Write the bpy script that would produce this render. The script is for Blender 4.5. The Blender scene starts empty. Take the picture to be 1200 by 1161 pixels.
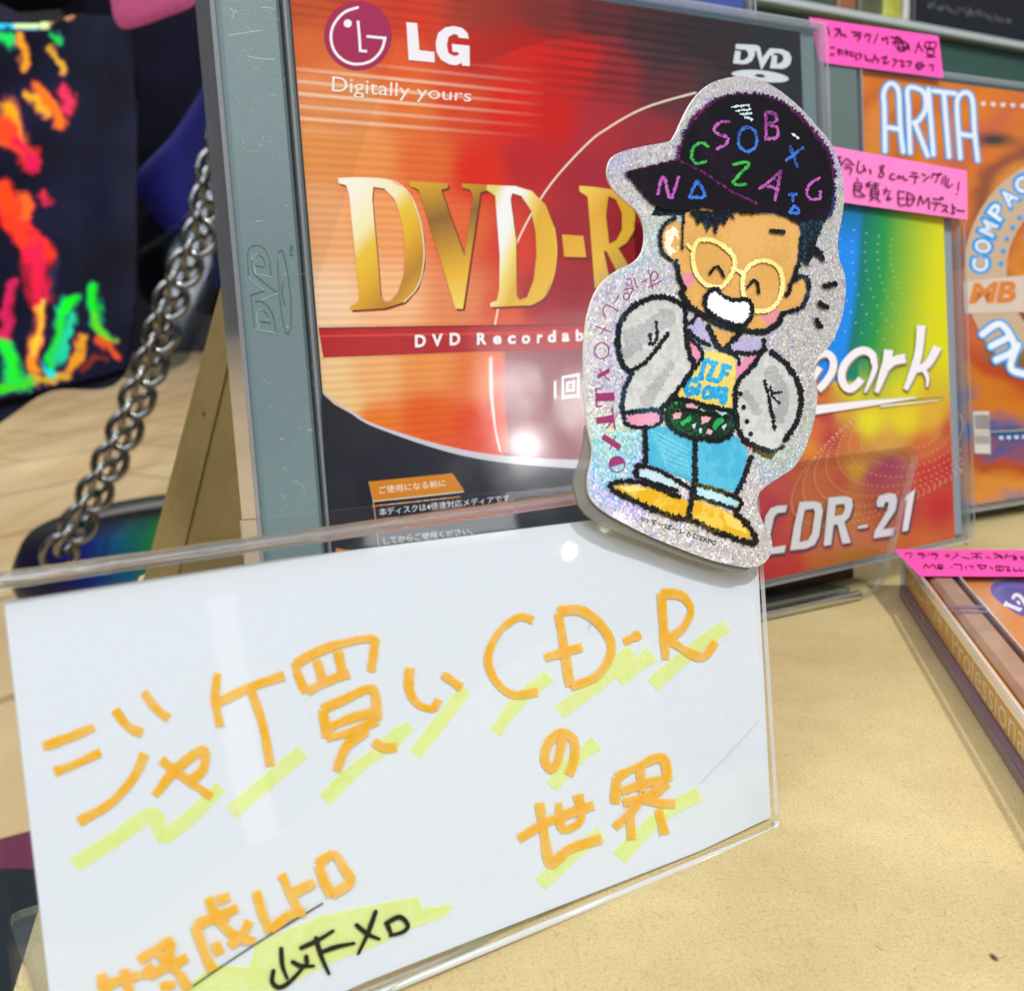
import bpy, math, random
import numpy as np
from mathutils import Matrix, Vector
from mathutils.geometry import tessellate_polygon
random.seed(7); rng = np.random.default_rng(7)
SC = bpy.context.scene; COL = SC.collection
MM = 0.001                                    # everything below is in millimetres, built in metres
# ------------------------------------------------------------------ camera, world, lamps, exposure
FPX, PITCH, ROLL, CAMH = 1192.0, 0.2089, -0.0022, 72.06
_cp, _sp, _cr, _sr = math.cos(PITCH), math.sin(PITCH), math.cos(ROLL), math.sin(ROLL)
CW = np.array([0, _cp, -_sp]); _u = np.array([0, _sp, _cp]); _r = np.array([1., 0, 0])
CR = _cr*_r + _sr*_u; CU = -_sr*_r + _cr*_u; CO = np.array([0, 0, CAMH])
cam = bpy.data.cameras.new("camera"); camo = bpy.data.objects.new("camera", cam); COL.objects.link(camo)
cam.sensor_fit = 'HORIZONTAL'; cam.sensor_width = 36.0; cam.lens = FPX/1200*36
cam.clip_start = 0.01; cam.clip_end = 30
cam.dof.use_dof = True; cam.dof.focus_distance = 0.138; cam.dof.aperture_fstop = 40
M = Matrix(((CR[0], CU[0], -CW[0], 0), (CR[1], CU[1], -CW[1], 0), (CR[2], CU[2], -CW[2], CAMH*MM), (0, 0, 0, 1)))
camo.matrix_world = M; SC.camera = camo
W = bpy.data.worlds.new("World"); SC.world = W; W.use_nodes = True
SC.view_settings.view_transform = 'Standard'; SC.view_settings.look = 'None'
SC.view_settings.exposure = 0.0; SC.view_settings.gamma = 1.0
SC.cycles.max_bounces = 16; SC.cycles.transparent_max_bounces = 48; SC.cycles.transmission_bounces = 12
SC.cycles.caustics_reflective = False; SC.cycles.caustics_refractive = False
SC.cycles.sample_clamp_indirect = 6.0
SC.render.film_transparent = False
nt = W.node_tree; nt.nodes.clear()
def wn(t): return nt.nodes.new(t)
tc = wn('ShaderNodeTexCoord'); sep = wn('ShaderNodeSeparateXYZ'); nt.links.new(tc.outputs['Generated'], sep.inputs[0])
rp = wn('ShaderNodeValToRGB'); mp = wn('ShaderNodeMapRange'); mp.inputs[1].default_value = -1; mp.inputs[2].default_value = 1
nt.links.new(sep.outputs['Z'], mp.inputs[0]); nt.links.new(mp.outputs[0], rp.inputs[0])
e = rp.color_ramp.elements; e[0].position = 0.35; e[0].color = (.05, .045, .04, 1); e[1].position = 0.85; e[1].color = (1.0, 1.05, 1.15, 1)
q = e.new(0.55); q.color = (.07, .072, .08, 1)
bg = wn('ShaderNodeBackground'); bg.inputs[1].default_value = 0.62; wo = wn('ShaderNodeOutputWorld')
nt.links.new(rp.outputs[0], bg.inputs[0]); nt.links.new(bg.outputs[0], wo.inputs[0])

def area(name, loc, target, power, size, size_y=None, col=(1, 1, 1), spread=180):
    l = bpy.data.lights.new(name, 'AREA'); l.energy = power; l.color = col
    l.shape = 'DISK' if size_y is None else 'RECTANGLE'
    l.size = size; l.spread = math.radians(spread)
    if size_y: l.size_y = size_y
    o = bpy.data.objects.new(name, l); COL.objects.link(o)
    d = (Vector(target)-Vector(loc)); o.location = loc
    o.rotation_euler = d.to_track_quat('-Z', 'Y').to_euler(); return o
T0 = Vector((.04, .16, .03))
area("ceiling_downlight", T0+Vector((.36, -.74, 1.10))*1.0, T0, 12.5, .055, col=(1, .99, .97))
area("fill_panel", T0+Vector((-.38, -1.0, .95)), T0, 11.6, .8, .8, col=(.92, .975, 1.08))  # added fill from the viewer's side, lifts the upright faces
area("floor_fill", (-.9, 1.0, 1.5), (-.6, 1.3, -.14), 22, 1.0, 1.0, col=(1, .98, .94))  # added lamp that brightens the far wood floor
# shop spots off to the right, the ones mirrored in the plastic
def mirror_lamp(name, base, r, dist, power, size, size_y=None, col=(1, 1, 1)):
    p = Vector(base)*MM + Vector(r)*dist
    return area(name, p, Vector(base)*MM, power, size, size_y, col)

# ------------------------------------------------------------------ frames of the main flat things (mm)
class Frame:
    def __init__(s, o, yaw, lean, rr=0.):
        e1 = np.array([math.cos(yaw), math.sin(yaw), 0]); n = np.array([math.sin(yaw), -math.cos(yaw), 0])
        e2 = np.array([0, 0, 1.])*math.cos(lean) - n*math.sin(lean)
        s.e1 = e1*math.cos(rr)+e2*math.sin(rr); s.e2 = e2*math.cos(rr)-e1*math.sin(rr)
        s.n = np.cross(s.e1, s.e2); s.o = np.array(o, float)
    def world(s, a, b, c=0.): return s.o + a*s.e1 + b*s.e2 + c*s.n
    def matrix(s):
        m = Matrix.Identity(4)
        for i in range(3):
            m[i][0], m[i][1], m[i][2], m[i][3] = s.e1[i], s.e2[i], s.n[i], s.o[i]*MM
        return m
    def loc(s, P, off=0.):
        """traced design points -> millimetres in this frame, at height off above it"""
        P = np.atleast_2d(np.asarray(P, float))
        d = CW[None] + ((P[:, 0]-600)/FPX)[:, None]*CR[None] - ((P[:, 1]-580.5)/FPX)[:, None]*CU[None]
        t = ((s.o+s.n*off-CO) @ s.n)/(d @ s.n)
        q = CO[None]+d*t[:, None]-s.o[None]
        return np.stack([q @ s.e1, q @ s.e2], 1)
    def img(s, A, B, off=0.):
        q = s.o[None]+A[:, None]*s.e1+B[:, None]*s.e2+off*s.n-CO
        z = q @ CW
        return 600+FPX*(q @ CR)/z, 580.5-FPX*(q @ CU)/z
def ray(x, y): return CW + (x-600)/FPX*CR - (y-580.5)/FPX*CU
def at_depth(x, y, d): return CO + ray(x, y)*d
def on_table(x, y, z=0.):
    d = ray(x, y); return CO + d*((z-CO[2])/d[2])
FL = Frame((-42.711, 169.08, 6), .5148, .1307, -.001)      # large red case
FS = Frame((38.039, 201.616, 6.5), .516, .1266, .0212)     # small rainbow case
FK = Frame((-39.418, 74.448, 1.0), .6044, .1509, -.0208)   # card in its stand
FT = Frame((-39.418, 74.448, 1.0), .6044, .1509, -.0208)   # sticker on the stand's front
FT.o = FK.o + FK.n*2.4
def zm(ox, oy, s): return lambda pts: [(ox+x/s, oy+y/s) for x, y in pts]

# ------------------------------------------------------------------ materials
def s2l(c):
    c = np.asarray(c, float); return np.where(c <= .04045, c/12.92, ((c+.055)/1.055)**2.4)
def rgb(h):
    if isinstance(h, str): h = h.lstrip('#'); h = [int(h[i:i+2], 16)/255 for i in (0, 2, 4)]
    return tuple(float(v) for v in s2l(h))
def newmat(name):
    m = bpy.data.materials.new(name); m.use_nodes = True; m.node_tree.nodes.clear(); return m, m.node_tree
class N:
    def __init__(s, nt): s.t = nt
    def __call__(s, typ, ins=None, **kw):
        n = s.t.nodes.new(typ)
        for k, v in kw.items(): setattr(n, k, v)
        for k, v in (ins or {}).items():
            if hasattr(v, 'is_linked') or hasattr(v, 'links'): s.t.links.new(v, n.inputs[k])
            else: n.inputs[k].default_value = v
        return n
def ramp(n, fac, stops):
    r = n('ShaderNodeValToRGB', {0: fac}); el = r.color_ramp.elements
    while len(el) < len(stops): el.new(.5)
    for e_, (p, c) in zip(el, stops):
        e_.position = p; e_.color = (c[0], c[1], c[2], 1) if not np.isscalar(c) else (c, c, c, 1)
    return r.outputs[0]
_mc = {}
def P(name, col, rough=.5, metal=0., spec=.5, mott=0., mscale=1500., bump=0., bscale=3000., coat=0., sub=0.):
    """plain surface with a little mottling of its own colour"""
    key = (name, tuple(np.round(col, 4)), rough, metal, mott)
    if key in _mc: return _mc[key]
    m, t = newmat(name); n = N(t)
    b = n('ShaderNodeBsdfPrincipled'); b.inputs['Roughness'].default_value = rough; b.inputs['Metallic'].default_value = metal
    b.inputs['Specular IOR Level'].default_value = spec; b.inputs['Coat Weight'].default_value = coat; b.inputs['Coat Roughness'].default_value = .05
    co = n('ShaderNodeTexCoord').outputs['Object']
    if mott:
        nz = n('ShaderNodeTexNoise', {'Vector': co, 'Scale': mscale, 'Detail': 4.})
        c = ramp(n, nz.outputs[0], [(.3, [v*(1-mott) for v in col]), (.7, [min(1, v*(1+mott)) for v in col])])
        t.links.new(c, b.inputs['Base Color'])
    else: b.inputs['Base Color'].default_value = (*col, 1)
    if bump:
        nz = n('ShaderNodeTexNoise', {'Vector': co, 'Scale': bscale, 'Detail': 5.})
        bp = n('ShaderNodeBump', {'Height': nz.outputs[0], 'Strength': bump, 'Distance': .0004}); t.links.new(bp.outputs[0], b.inputs['Normal'])
    o = n('ShaderNodeOutputMaterial', {0: b.outputs[0]}); _mc[key] = m; return m
def vcol(name, rough=.4, metal=0., spec=.25, coat=0., bump=0., bscale=800.):
    m, t = newmat(name); n = N(t)
    a = n('ShaderNodeAttribute', attribute_name='Col')
    b = n('ShaderNodeBsdfPrincipled', {'Base Color': a.outputs['Color'], 'Roughness': rough, 'Metallic': metal, 'Specular IOR Level': spec, 'Coat Weight': coat, 'Coat Roughness': .08})
    if bump:
        co = n('ShaderNodeTexCoord').outputs['Object']
        nz = n('ShaderNodeTexNoise', {'Vector': co, 'Scale': bscale, 'Detail': 3.})
        bp = n('ShaderNodeBump', {'Height': nz.outputs[0], 'Strength': bump, 'Distance': .002}); t.links.new(bp.outputs[0], b.inputs['Normal'])
    n('ShaderNodeOutputMaterial', {0: b.outputs[0]}); return m
def clear(name, tint=(.97, .98, .98), rough=.02, ior=1.45, gain=1., scratch=False, haze=0., hazecol=(.8, .82, .85)):
    m, t = newmat(name); n = N(t)
    bf = n('ShaderNodeNewGeometry').outputs['Backfacing']
    io = n('ShaderNodeMix', {0: bf, 2: ior, 3: 1/ior}, data_type='FLOAT').outputs[0]   # thin sheet: no total reflection from inside
    fr = n('ShaderNodeFresnel', {'IOR': io})
    f = n('ShaderNodeMath', {0: fr.outputs[0], 1: gain}, operation='MULTIPLY', use_clamp=True)
    g = n('ShaderNodeBsdfGlossy', {'Roughness': rough, 'Color': (1, 1, 1, 1)})
    tr = n('ShaderNodeBsdfTransparent', {'Color': (*tint, 1)})
    body = tr.outputs[0]
    co = n('ShaderNodeTexCoord').outputs['Object']
    if haze:
        df = n('ShaderNodeBsdfDiffuse', {'Color': (*hazecol, 1)})
        body = n('ShaderNodeMixShader', {0: haze, 1: tr.outputs[0], 2: df.outputs[0]}).outputs[0]
    if scratch:   # faint smears and dust vary the gloss
        nz = n('ShaderNodeTexNoise', {'Vector': co, 'Scale': 60., 'Detail': 6., 'Roughness': .7})
        r_ = ramp(n, nz.outputs[0], [(.35, rough*.6), (.75, rough*2.2)]); t.links.new(r_, g.inputs['Roughness'])
        bp = n('ShaderNodeBump', {'Height': n('ShaderNodeTexNoise', {'Vector': co, 'Scale': 40., 'Detail': 1.}).outputs[0], 'Strength': .06, 'Distance': .002})
        t.links.new(bp.outputs[0], g.inputs['Normal'])
    mx = n('ShaderNodeMixShader', {0: f.outputs[0], 1: body, 2: g.outputs[0]})
    n('ShaderNodeOutputMaterial', {0: mx.outputs[0]}); return m
def glass(name, col=(.98, .99, 1), rough=.02, ior=1.49, bump=0.):
    m, t = newmat(name); n = N(t)
    g = n('ShaderNodeBsdfGlass', {'Color': (*col, 1), 'Roughness': rough, 'IOR': ior})
    tr = n('ShaderNodeBsdfTransparent', {'Color': (.96, .97, .97, 1)})
    mx = n('ShaderNodeMixShader', {0: .62, 1: tr.outputs[0], 2: g.outputs[0]})
    if bump:
        co = n('ShaderNodeTexCoord').outputs['Object']
        bp = n('ShaderNodeBump', {'Height': n('ShaderNodeTexNoise', {'Vector': co, 'Scale': 250., 'Detail': 3.}).outputs[0], 'Strength': bump, 'Distance': .001})
        t.links.new(bp.outputs[0], g.inputs['Normal'])
    n('ShaderNodeOutputMaterial', {0: mx.outputs[0]}); return m
def ink(name, col):
    """felt ink: light passes through it to the paper and back"""
    m, t = newmat(name); n = N(t)
    co = n('ShaderNodeTexCoord').outputs['Object']
    nz = n('ShaderNodeTexNoise', {'Vector': co, 'Scale': 420., 'Detail': 6., 'Roughness': .75})
    c0 = np.array(col); c1 = np.minimum(1, c0+(1-c0)*np.array([.5, .16, .16]))
    c = ramp(n, nz.outputs[0], [(.40, list(c0*np.array([1., .97, .9]))), (.62, list(c1))])
    df = n('ShaderNodeBsdfDiffuse', {'Color': c}); tr = n('ShaderNodeBsdfTransparent', {'Color': (*np.sqrt(c0), 1)})
    mx = n('ShaderNodeMixShader', {0: .30, 1: df.outputs[0], 2: tr.outputs[0]})
    n('ShaderNodeOutputMaterial', {0: mx.outputs[0]}); return m
CLEAR = clear("clear_plastic", rough=.085, gain=.40, scratch=True)
SHEET = clear("clear_acrylic_sheet", rough=.03, gain=.5, scratch=True)
EDGE = clear("moulded_clear_edge", tint=(.80, .82, .84), rough=.10, ior=1.6, gain=2.2, haze=.22, hazecol=(.75, .77, .8))
EDGEW = clear("polished_acrylic_edge", tint=(.9, .9, .88), rough=.08, ior=1.6, gain=2., haze=.5, hazecol=(.95, .94, .90))
GLASS = glass("bent_acrylic", bump=.10)

# ------------------------------------------------------------------ object helpers
def prop(o, label=None, cat=None, group=None, kind=None):
    for k, v in (('label', label), ('category', cat), ('group', group), ('kind', kind)):
        if v: o[k] = v
    return o
def empty(name, fr=None, loc=None, **kw):
    o = bpy.data.objects.new(name, None); COL.objects.link(o); o.empty_display_size = .01
    if fr is not None: o.matrix_world = fr.matrix()
    elif loc is not None: o.location = Vector(loc)*MM
    return prop(o, **kw)
def mesh(name, verts, faces, mats, parent=None, fmat=None, smooth=False, cols=None, fr=None):
    me = bpy.data.meshes.new(name)
    me.from_pydata([tuple(float(c)*MM for c in v) for v in verts], [], [tuple(int(i) for i in f) for f in faces])
    mats = mats if isinstance(mats, (list, tuple)) else [mats]
    for m in mats: me.materials.append(m)
    if fmat is not None: me.polygons.foreach_set('material_index', np.asarray(fmat, dtype=np.int32))
    if smooth: me.polygons.foreach_set('use_smooth', np.ones(len(me.polygons), dtype=bool))
    if cols is not None:
        ca = me.color_attributes.new('Col', 'FLOAT_COLOR', 'POINT')
        ca.data.foreach_set('color', np.concatenate([cols, np.ones((len(cols), 1))], 1).astype(np.float32).ravel())
    me.validate(); me.update()
    o = bpy.data.objects.new(name, me); COL.objects.link(o)
    if parent is not None: o.parent = parent
    elif fr is not None: o.matrix_world = fr.matrix()
    return o
class MB:
    """collects boxes, prisms and tubes; build() links them as one mesh"""
    def __init__(s): s.v = []; s.f = []; s.m = []
    def add(s, v, f, mi=0):
        b = len(s.v); s.v += [tuple(x) for x in v]; s.f += [tuple(i+b for i in q) for q in f]; s.m += [mi]*len(f); return s
    def box(s, x0, x1, y0, y1, z0, z1, mi=0, bev=0.):
        if bev <= 0:
            v = [(x, y, z) for z in (z0, z1) for y in (y0, y1) for x in (x0, x1)]
            return s.add(v, [(0, 2, 3, 1), (4, 5, 7, 6), (0, 1, 5, 4), (1, 3, 7, 5), (3, 2, 6, 7), (2, 0, 4, 6)], mi)
        c = min(bev, (x1-x0)/2.01, (y1-y0)/2.01, (z1-z0)/2.01)
        rings = []
        for z, i in ((z0, c), (z0+c, 0), (z1-c, 0), (z1, c)):
            k = c-i
            X0, X1, Y0, Y1 = x0+i, x1-i, y0+i, y1-i
            g = c*.7
            rings.append([(X0+g, Y0, z), (X1-g, Y0, z), (X1, Y0+g, z), (X1, Y1-g, z), (X1-g, Y1, z), (X0+g, Y1, z), (X0, Y1-g, z), (X0, Y0+g, z)])
        v = [p for r in rings for p in r]; f = []
        for k in range(3):
            for j in range(8): f.append((k*8+j, k*8+(j+1) % 8, k*8+8+(j+1) % 8, k*8+8+j))
        f.append(tuple(range(7, -1, -1))); f.append(tuple(range(24, 32)))
        return s.add(v, f, mi)
    def prism(s, poly, z0, z1, mi=0, mside=None):
        n_ = len(poly); v = [(p[0], p[1], z0) for p in poly]+[(p[0], p[1], z1) for p in poly]
        tri = tessellate_polygon([[Vector((p[0], p[1], 0)) for p in poly]])
        area2 = sum(poly[i][0]*poly[(i+1) % n_][1]-poly[(i+1) % n_][0]*poly[i][1] for i in range(n_))
        top = []; bot = []
        for t in tri:
            a, b, c = t
            A = (poly[b][0]-poly[a][0])*(poly[c][1]-poly[a][1])-(poly[c][0]-poly[a][0])*(poly[b][1]-poly[a][1])
            if A < 0: a, c = c, a
            top.append((a+n_, b+n_, c+n_)); bot.append((c, b, a))
        side = [(i, (i+1) % n_, (i+1) % n_+n_, i+n_) if area2 > 0 else ((i+1) % n_, i, i+n_, (i+1) % n_+n_) for i in range(n_)]
        s.add(v, top+bot, mi)
        b = len(s.v)-len(v)
        s.f += [tuple(i+b for i in q) for q in side]; s.m += [mi if mside is None else mside]*n_
        return s
    def tube(s, pts, r, seg=8, mi=0, closed=False):
        pts = [np.array(p, float) for p in pts]; n_ = len(pts); v = []; f = []
        up = np.array([.13, .31, .94])
        for i, p in enumerate(pts):
            d = (pts[(i+1) % n_]-pts[i-1]) if closed else pts[min(i+1, n_-1)]-pts[max(i-1, 0)]
            d /= np.linalg.norm(d)+1e-12; x = np.cross(d, up); x /= np.linalg.norm(x)+1e-12; y = np.cross(d, x)
            rr = r[i] if isinstance(r, (list, tuple)) else r
            for k in range(seg): v.append(p+rr*(math.cos(2*math.pi*k/seg)*x+math.sin(2*math.pi*k/seg)*y))
        for i in range(n_ if closed else n_-1):
            for k in range(seg):
                j = (i+1) % n_
                f.append((i*seg+k, i*seg+(k+1) % seg, j*seg+(k+1) % seg, j*seg+k))
        if not closed: f.append(tuple(range(seg-1, -1, -1))); f.append(tuple(range((n_-1)*seg, n_*seg)))
        return s.add(v, f, mi)
    def build(s, name, mats, parent=None, fr=None, smooth=False):
        return mesh(name, s.v, s.f, mats, parent, s.m, smooth, fr=fr)

# ------------------------------------------------------------------ flat print: traced shapes as thin layers on a frame
def smooth_line(p, step, closed=False):
    p = np.asarray(p, float)
    if len(p) == 2 or step is None:
        q = p
    else:
        q = []
        n_ = len(p); ext = (lambda i: p[i % n_]) if closed else (lambda i: p[min(max(i, 0), n_-1)])
        for i in range(n_ if closed else n_-1):
            p0, p1, p2, p3 = ext(i-1), ext(i), ext(i+1), ext(i+2)
            for t in np.linspace(0, 1, 9)[:-1]:
                q.append(.5*(2*p1+(p2-p0)*t+(2*p0-5*p1+4*p2-p3)*t*t+(3*p1-p0-3*p2+p3)*t**3))
        q.append(p[0] if closed else p[-1]); q = np.array(q)
    if step is None: return q
    if closed and len(p) == 2: return q
    d = np.r_[0, np.cumsum(np.hypot(*np.diff(q, axis=0).T))]
    k = max(2, int(d[-1]/step)+1); t = np.linspace(0, d[-1], k)
    return np.stack([np.interp(t, d, q[:, 0]), np.interp(t, d, q[:, 1])], 1)
class Art:
    """one printed / written mesh; layers rise by a few microns so no two faces share a plane"""
    def __init__(s, fr, base=0., step=.002): s.fr = fr; s.z = base; s.step = step; s.v = []; s.f = []; s.m = []; s.mats = []; s.base = base
    def mi(s, m):
        if m not in s.mats: s.mats.append(m)
        return s.mats.index(m)
    def put(s, pts, faces, m, zs=None):
        l = s.fr.loc(pts, s.base); b = len(s.v)
        zz = zs if zs is not None else [s.z]*len(l)
        s.v += [(x, y, z) for (x, y), z in zip(l, zz)]
        for f in faces:
            a = 0; q = [l[i] for i in f]
            for i in range(len(q)): a += q[i][0]*q[(i+1) % len(q)][1]-q[(i+1) % len(q)][0]*q[i][1]
            if a < 0: f = f[::-1]
            s.f.append(tuple(i+b for i in f)); s.m.append(s.mi(m))
        s.z = max(zz)+s.step
    def poly(s, pts, m, holes=(), curve=False, rough=0., step=2.0):
        loops = []
        for lp in [pts, *holes]:
            lp = np.asarray(lp, float)
            if curve: lp = smooth_line(lp, step, True)[:-1]
            elif rough:
                lp = np.vstack([np.linspace(lp[i], lp[(i+1) % len(lp)], max(2, int(np.hypot(*(lp[(i+1) % len(lp)]-lp[i]))/step)+1))[:-1] for i in range(len(lp))])
            if rough: lp = lp + rng.normal(0, rough, lp.shape)
            loops.append(lp)
        allp = np.vstack(loops)
        tri = tessellate_polygon([[Vector((x, y, 0)) for x, y in lp] for lp in loops])
        s.put(allp, [tuple(t) for t in tri], m); return s
    def line(s, pts, w, m, rough=0., closed=False, step=None, cap=True, taper=None):
        st = step or (1.1 if rough else max(1.2, w*.3))
        q = smooth_line(pts, st, closed)
        if closed: q = q[:-1]
        n_ = len(q)
        if n_ < 2: return s
        if closed: t = np.roll(q, -1, 0)-np.roll(q, 1, 0)
        else: t = np.gradient(q, axis=0)
        t /= np.linalg.norm(t, axis=1)[:, None]+1e-9; nn = np.stack([-t[:, 1], t[:, 0]], 1)
        hw = np.full(n_, w/2)
        if taper is not None: hw *= np.interp(np.linspace(0, 1, n_), np.linspace(0, 1, len(taper)), taper)
        jl = hw+(rng.normal(0, rough, n_) if rough else 0); jr = hw+(rng.normal(0, rough, n_) if rough else 0)
        L = q+nn*np.maximum(jl, .2)[:, None]; R = q-nn*np.maximum(jr, .2)[:, None]
        P_ = np.empty((2*n_, 2)); P_[0::2] = L; P_[1::2] = R
        f = [(2*i, 2*i+1, 2*i+3, 2*i+2) for i in range(n_-1)]
        if closed: f.append((2*n_-2, 2*n_-1, 1, 0))
        pts_ = list(P_); zs = [s.z+.00003*(k//2) for k in range(2*n_)]
        if cap and not closed:
            for end in (0, n_-1):
                c = q[end]; d = -t[end] if end == 0 else t[end]; k0 = len(pts_)
                a0 = L[end]-c; rr = np.linalg.norm(a0); sg = 1 if end == 0 else -1
                ids = [2*end]
                for k in range(1, 6):
                    th = math.pi*k/6
                    v_ = nn[end]*math.cos(th)*rr + d*math.sin(th)*rr*.9
                    pts_.append(c+v_); zs.append(zs[2*end]); ids.append(len(pts_)-1)
                ids.append(2*end+1); f.append(tuple(ids))
        s.put(np.array(pts_), f, m, zs); return s
    def disc(s, c, rx, ry, m, rot=0., n=20, hole=None):
        def el(k):
            return [(c[0]+k*rx*math.cos(t)*math.cos(rot)-k*ry*math.sin(t)*math.sin(rot), c[1]+k*rx*math.cos(t)*math.sin(rot)+k*ry*math.sin(t)*math.cos(rot)) for t in np.linspace(0, 2*math.pi, n, endpoint=False)]
        return s.poly(el(1), m, holes=[el(hole)] if hole else ())
    def text(s, txt, quad, m, bold=0., shear=0., spacing=1.):
        """font outlines mapped into the quad (top-left, top-right, bottom-left, bottom-right)"""
        c = bpy.data.curves.new('lettering', 'FONT'); c.body = txt; c.offset = bold; c.shear = shear; c.space_character = spacing; c.resolution_u = 4
        o = bpy.data.objects.new('lettering', c); COL.objects.link(o); me = o.to_mesh()
        v = np.array([(p.co.x, p.co.y) for p in me.vertices]); f = [tuple(p.vertices) for p in me.polygons]
        o.to_mesh_clear(); bpy.data.objects.remove(o); bpy.data.curves.remove(c)
        if not len(v): return s
        u = (v[:, 0]-v[:, 0].min())/(np.ptp(v[:, 0])+1e-9); w_ = (v[:, 1]-v[:, 1].min())/(np.ptp(v[:, 1])+1e-9)
        TL, TR, BL, BR = [np.array(k, float) for k in quad]
        p = (1-u)[:, None]*((1-w_)[:, None]*BL+w_[:, None]*TL)+u[:, None]*((1-w_)[:, None]*BR+w_[:, None]*TR)
        s.put(p, f, m); return s
    def build(s, name, parent): return mesh(name, s.v, s.f, s.mats, parent, s.m)
def idw(X, Y, pts, pw=3.2, sy=1.):
    acc = np.zeros((len(X), 3)); ws = np.zeros(len(X))
    for x, y, c in pts:
        w = 1/(((X-x)**2+((Y-y)*sy)**2)+60)**(pw/2); acc += w[:, None]*np.array(rgb(c) if isinstance(c, str) else c); ws += w
    return acc/ws[:, None]
def vnoise(X, Y, seed=0):
    r = np.random.default_rng(seed); T = r.random((64, 64))
    xi, yi = np.floor(X).astype(int), np.floor(Y).astype(int); xf, yf = X-xi, Y-yi
    xf = xf*xf*(3-2*xf); yf = yf*yf*(3-2*yf); g = lambda a, b: T[a % 64, b % 64]
    return (g(xi, yi)*(1-xf)+g(xi+1, yi)*xf)*(1-yf)+(g(xi, yi+1)*(1-xf)+g(xi+1, yi+1)*xf)*yf
def fbm(X, Y, seed=0, o=4): return sum(vnoise(X*2**k, Y*2**k, seed+k)/2**(k+1) for k in range(o))/(1-.5**o)
def colour_grid(name, fr, a0, a1, b0, b1, c, res, fn, mat, parent):
    """a printed sheet: fine grid coloured by fn(design x, design y, a, b)"""
    na, nb = int((a1-a0)/res)+1, int((b1-b0)/res)+1
    A, B = np.meshgrid(np.linspace(a0, a1, na), np.linspace(b0, b1, nb)); A, B = A.ravel(), B.ravel()
    X, Y = fr.img(A, B, c); cols = np.clip(fn(X, Y, A, B), 0, 1)
    i = (np.arange(nb-1)[:, None]*na+np.arange(na-1)[None]).ravel()
    F = np.stack([i, i+1, i+na+1, i+na], 1)
    return mesh(name, np.stack([A, B, np.full(len(A), c)], 1), F, mat, parent, cols=cols)
# ------------------------------------------------------------------ the setting: kraft board, floor, far wall
def kraft(name, base=(.585, .46, .22), dark=.82):
    m, t = newmat(name); n = N(t); co = n('ShaderNodeTexCoord').outputs['Object']
    def noise(scale, det=4., rough=.6, vec=None): return n('ShaderNodeTexNoise', {'Vector': vec or co, 'Scale': scale, 'Detail': det, 'Roughness': rough}).outputs[0]
    big = ramp(n, noise(26., 5., .7), [(.34, [base[0]*dark, base[1]*dark*.97, base[2]*dark*.90]), (.62, base)])
    # short pale and dark fibres lying every way: stretched noise in three directions
    fib = None
    for k, (ang, sc) in enumerate(((.2, 520.), (.9, 470.), (1.5, 430.), (2.1, 560.), (2.75, 610.))):
        mpn = n('ShaderNodeMapping', {'Vector': co, 'Rotation': (0, 0, ang), 'Scale': (1., .34, 1.)})
        w_ = n('ShaderNodeTexNoise', {'Vector': mpn.outputs[0], 'Scale': sc*2.4, 'Detail': 3., 'Roughness': .6, 'Distortion': 2.2}).outputs[0]
        r_ = ramp(n, w_, [(.26, .80), (.38, 1.0), (.62, 1.0), (.76, 1.10)])
        fib = r_ if fib is None else n('ShaderNodeMix', {0: 1., 6: fib, 7: r_}, data_type='RGBA', blend_type='MULTIPLY').outputs[2]
    c = n('ShaderNodeMix', {0: .9, 6: big, 7: fib}, data_type='RGBA', blend_type='MULTIPLY').outputs[2]
    sp = ramp(n, noise(2600., 2., .5), [(.28, .72), (.46, 1.), (.64, 1.08)])
    c = n('ShaderNodeMix', {0: .8, 6: c, 7: sp}, data_type='RGBA', blend_type='MULTIPLY').outputs[2]
    v = n('ShaderNodeTexVoronoi', {'Vector': n('ShaderNodeMapping', {'Vector': co, 'Rotation': (0, 0, .6), 'Scale': (1, .6, 1)}).outputs[0], 'Scale': 75., 'Randomness': 1.})
    dots = ramp(n, v.outputs['Distance'], [(.035, 0.), (.05, 1.)])
    pick = n('ShaderNodeMath', {0: n('ShaderNodeSeparateColor', {0: v.outputs['Color']}).outputs[0], 1: .72}, operation='LESS_THAN').outputs[0]
    dm = n('ShaderNodeMath', {0: dots, 1: pick}, operation='MAXIMUM').outputs[0]
    c = n('ShaderNodeMix', {0: dm, 6: (.06, .04, .02, 1), 7: c}, data_type='RGBA').outputs[2]
    b = n('ShaderNodeBsdfPrincipled', {'Base Color': c, 'Roughness': .62, 'Specular IOR Level': .35})
    bp = n('ShaderNodeBump', {'Height': noise(1500., 5.), 'Strength': .35, 'Distance': .0003}); t.links.new(bp.outputs[0], b.inputs['Normal'])
    n('ShaderNodeOutputMaterial', {0: b.outputs[0]}); return m
KRAFT = kraft("kraft_paper")
A_, B_ = on_table(28, 1133), on_table(165, 690)
A0 = A_+(A_-B_)*.35
board = [(A0[0], A0[1]), (270, 0), (300, 520), (-40, 520), (B_[0]-4, B_[1]+10)]
mb = MB(); mb.prism(board, -140, 0)
prop(tabletop := mb.build("kraft_tabletop", KRAFT), kind='structure', label="pale kraft paper covered display top under the cases", cat="table top")

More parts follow.
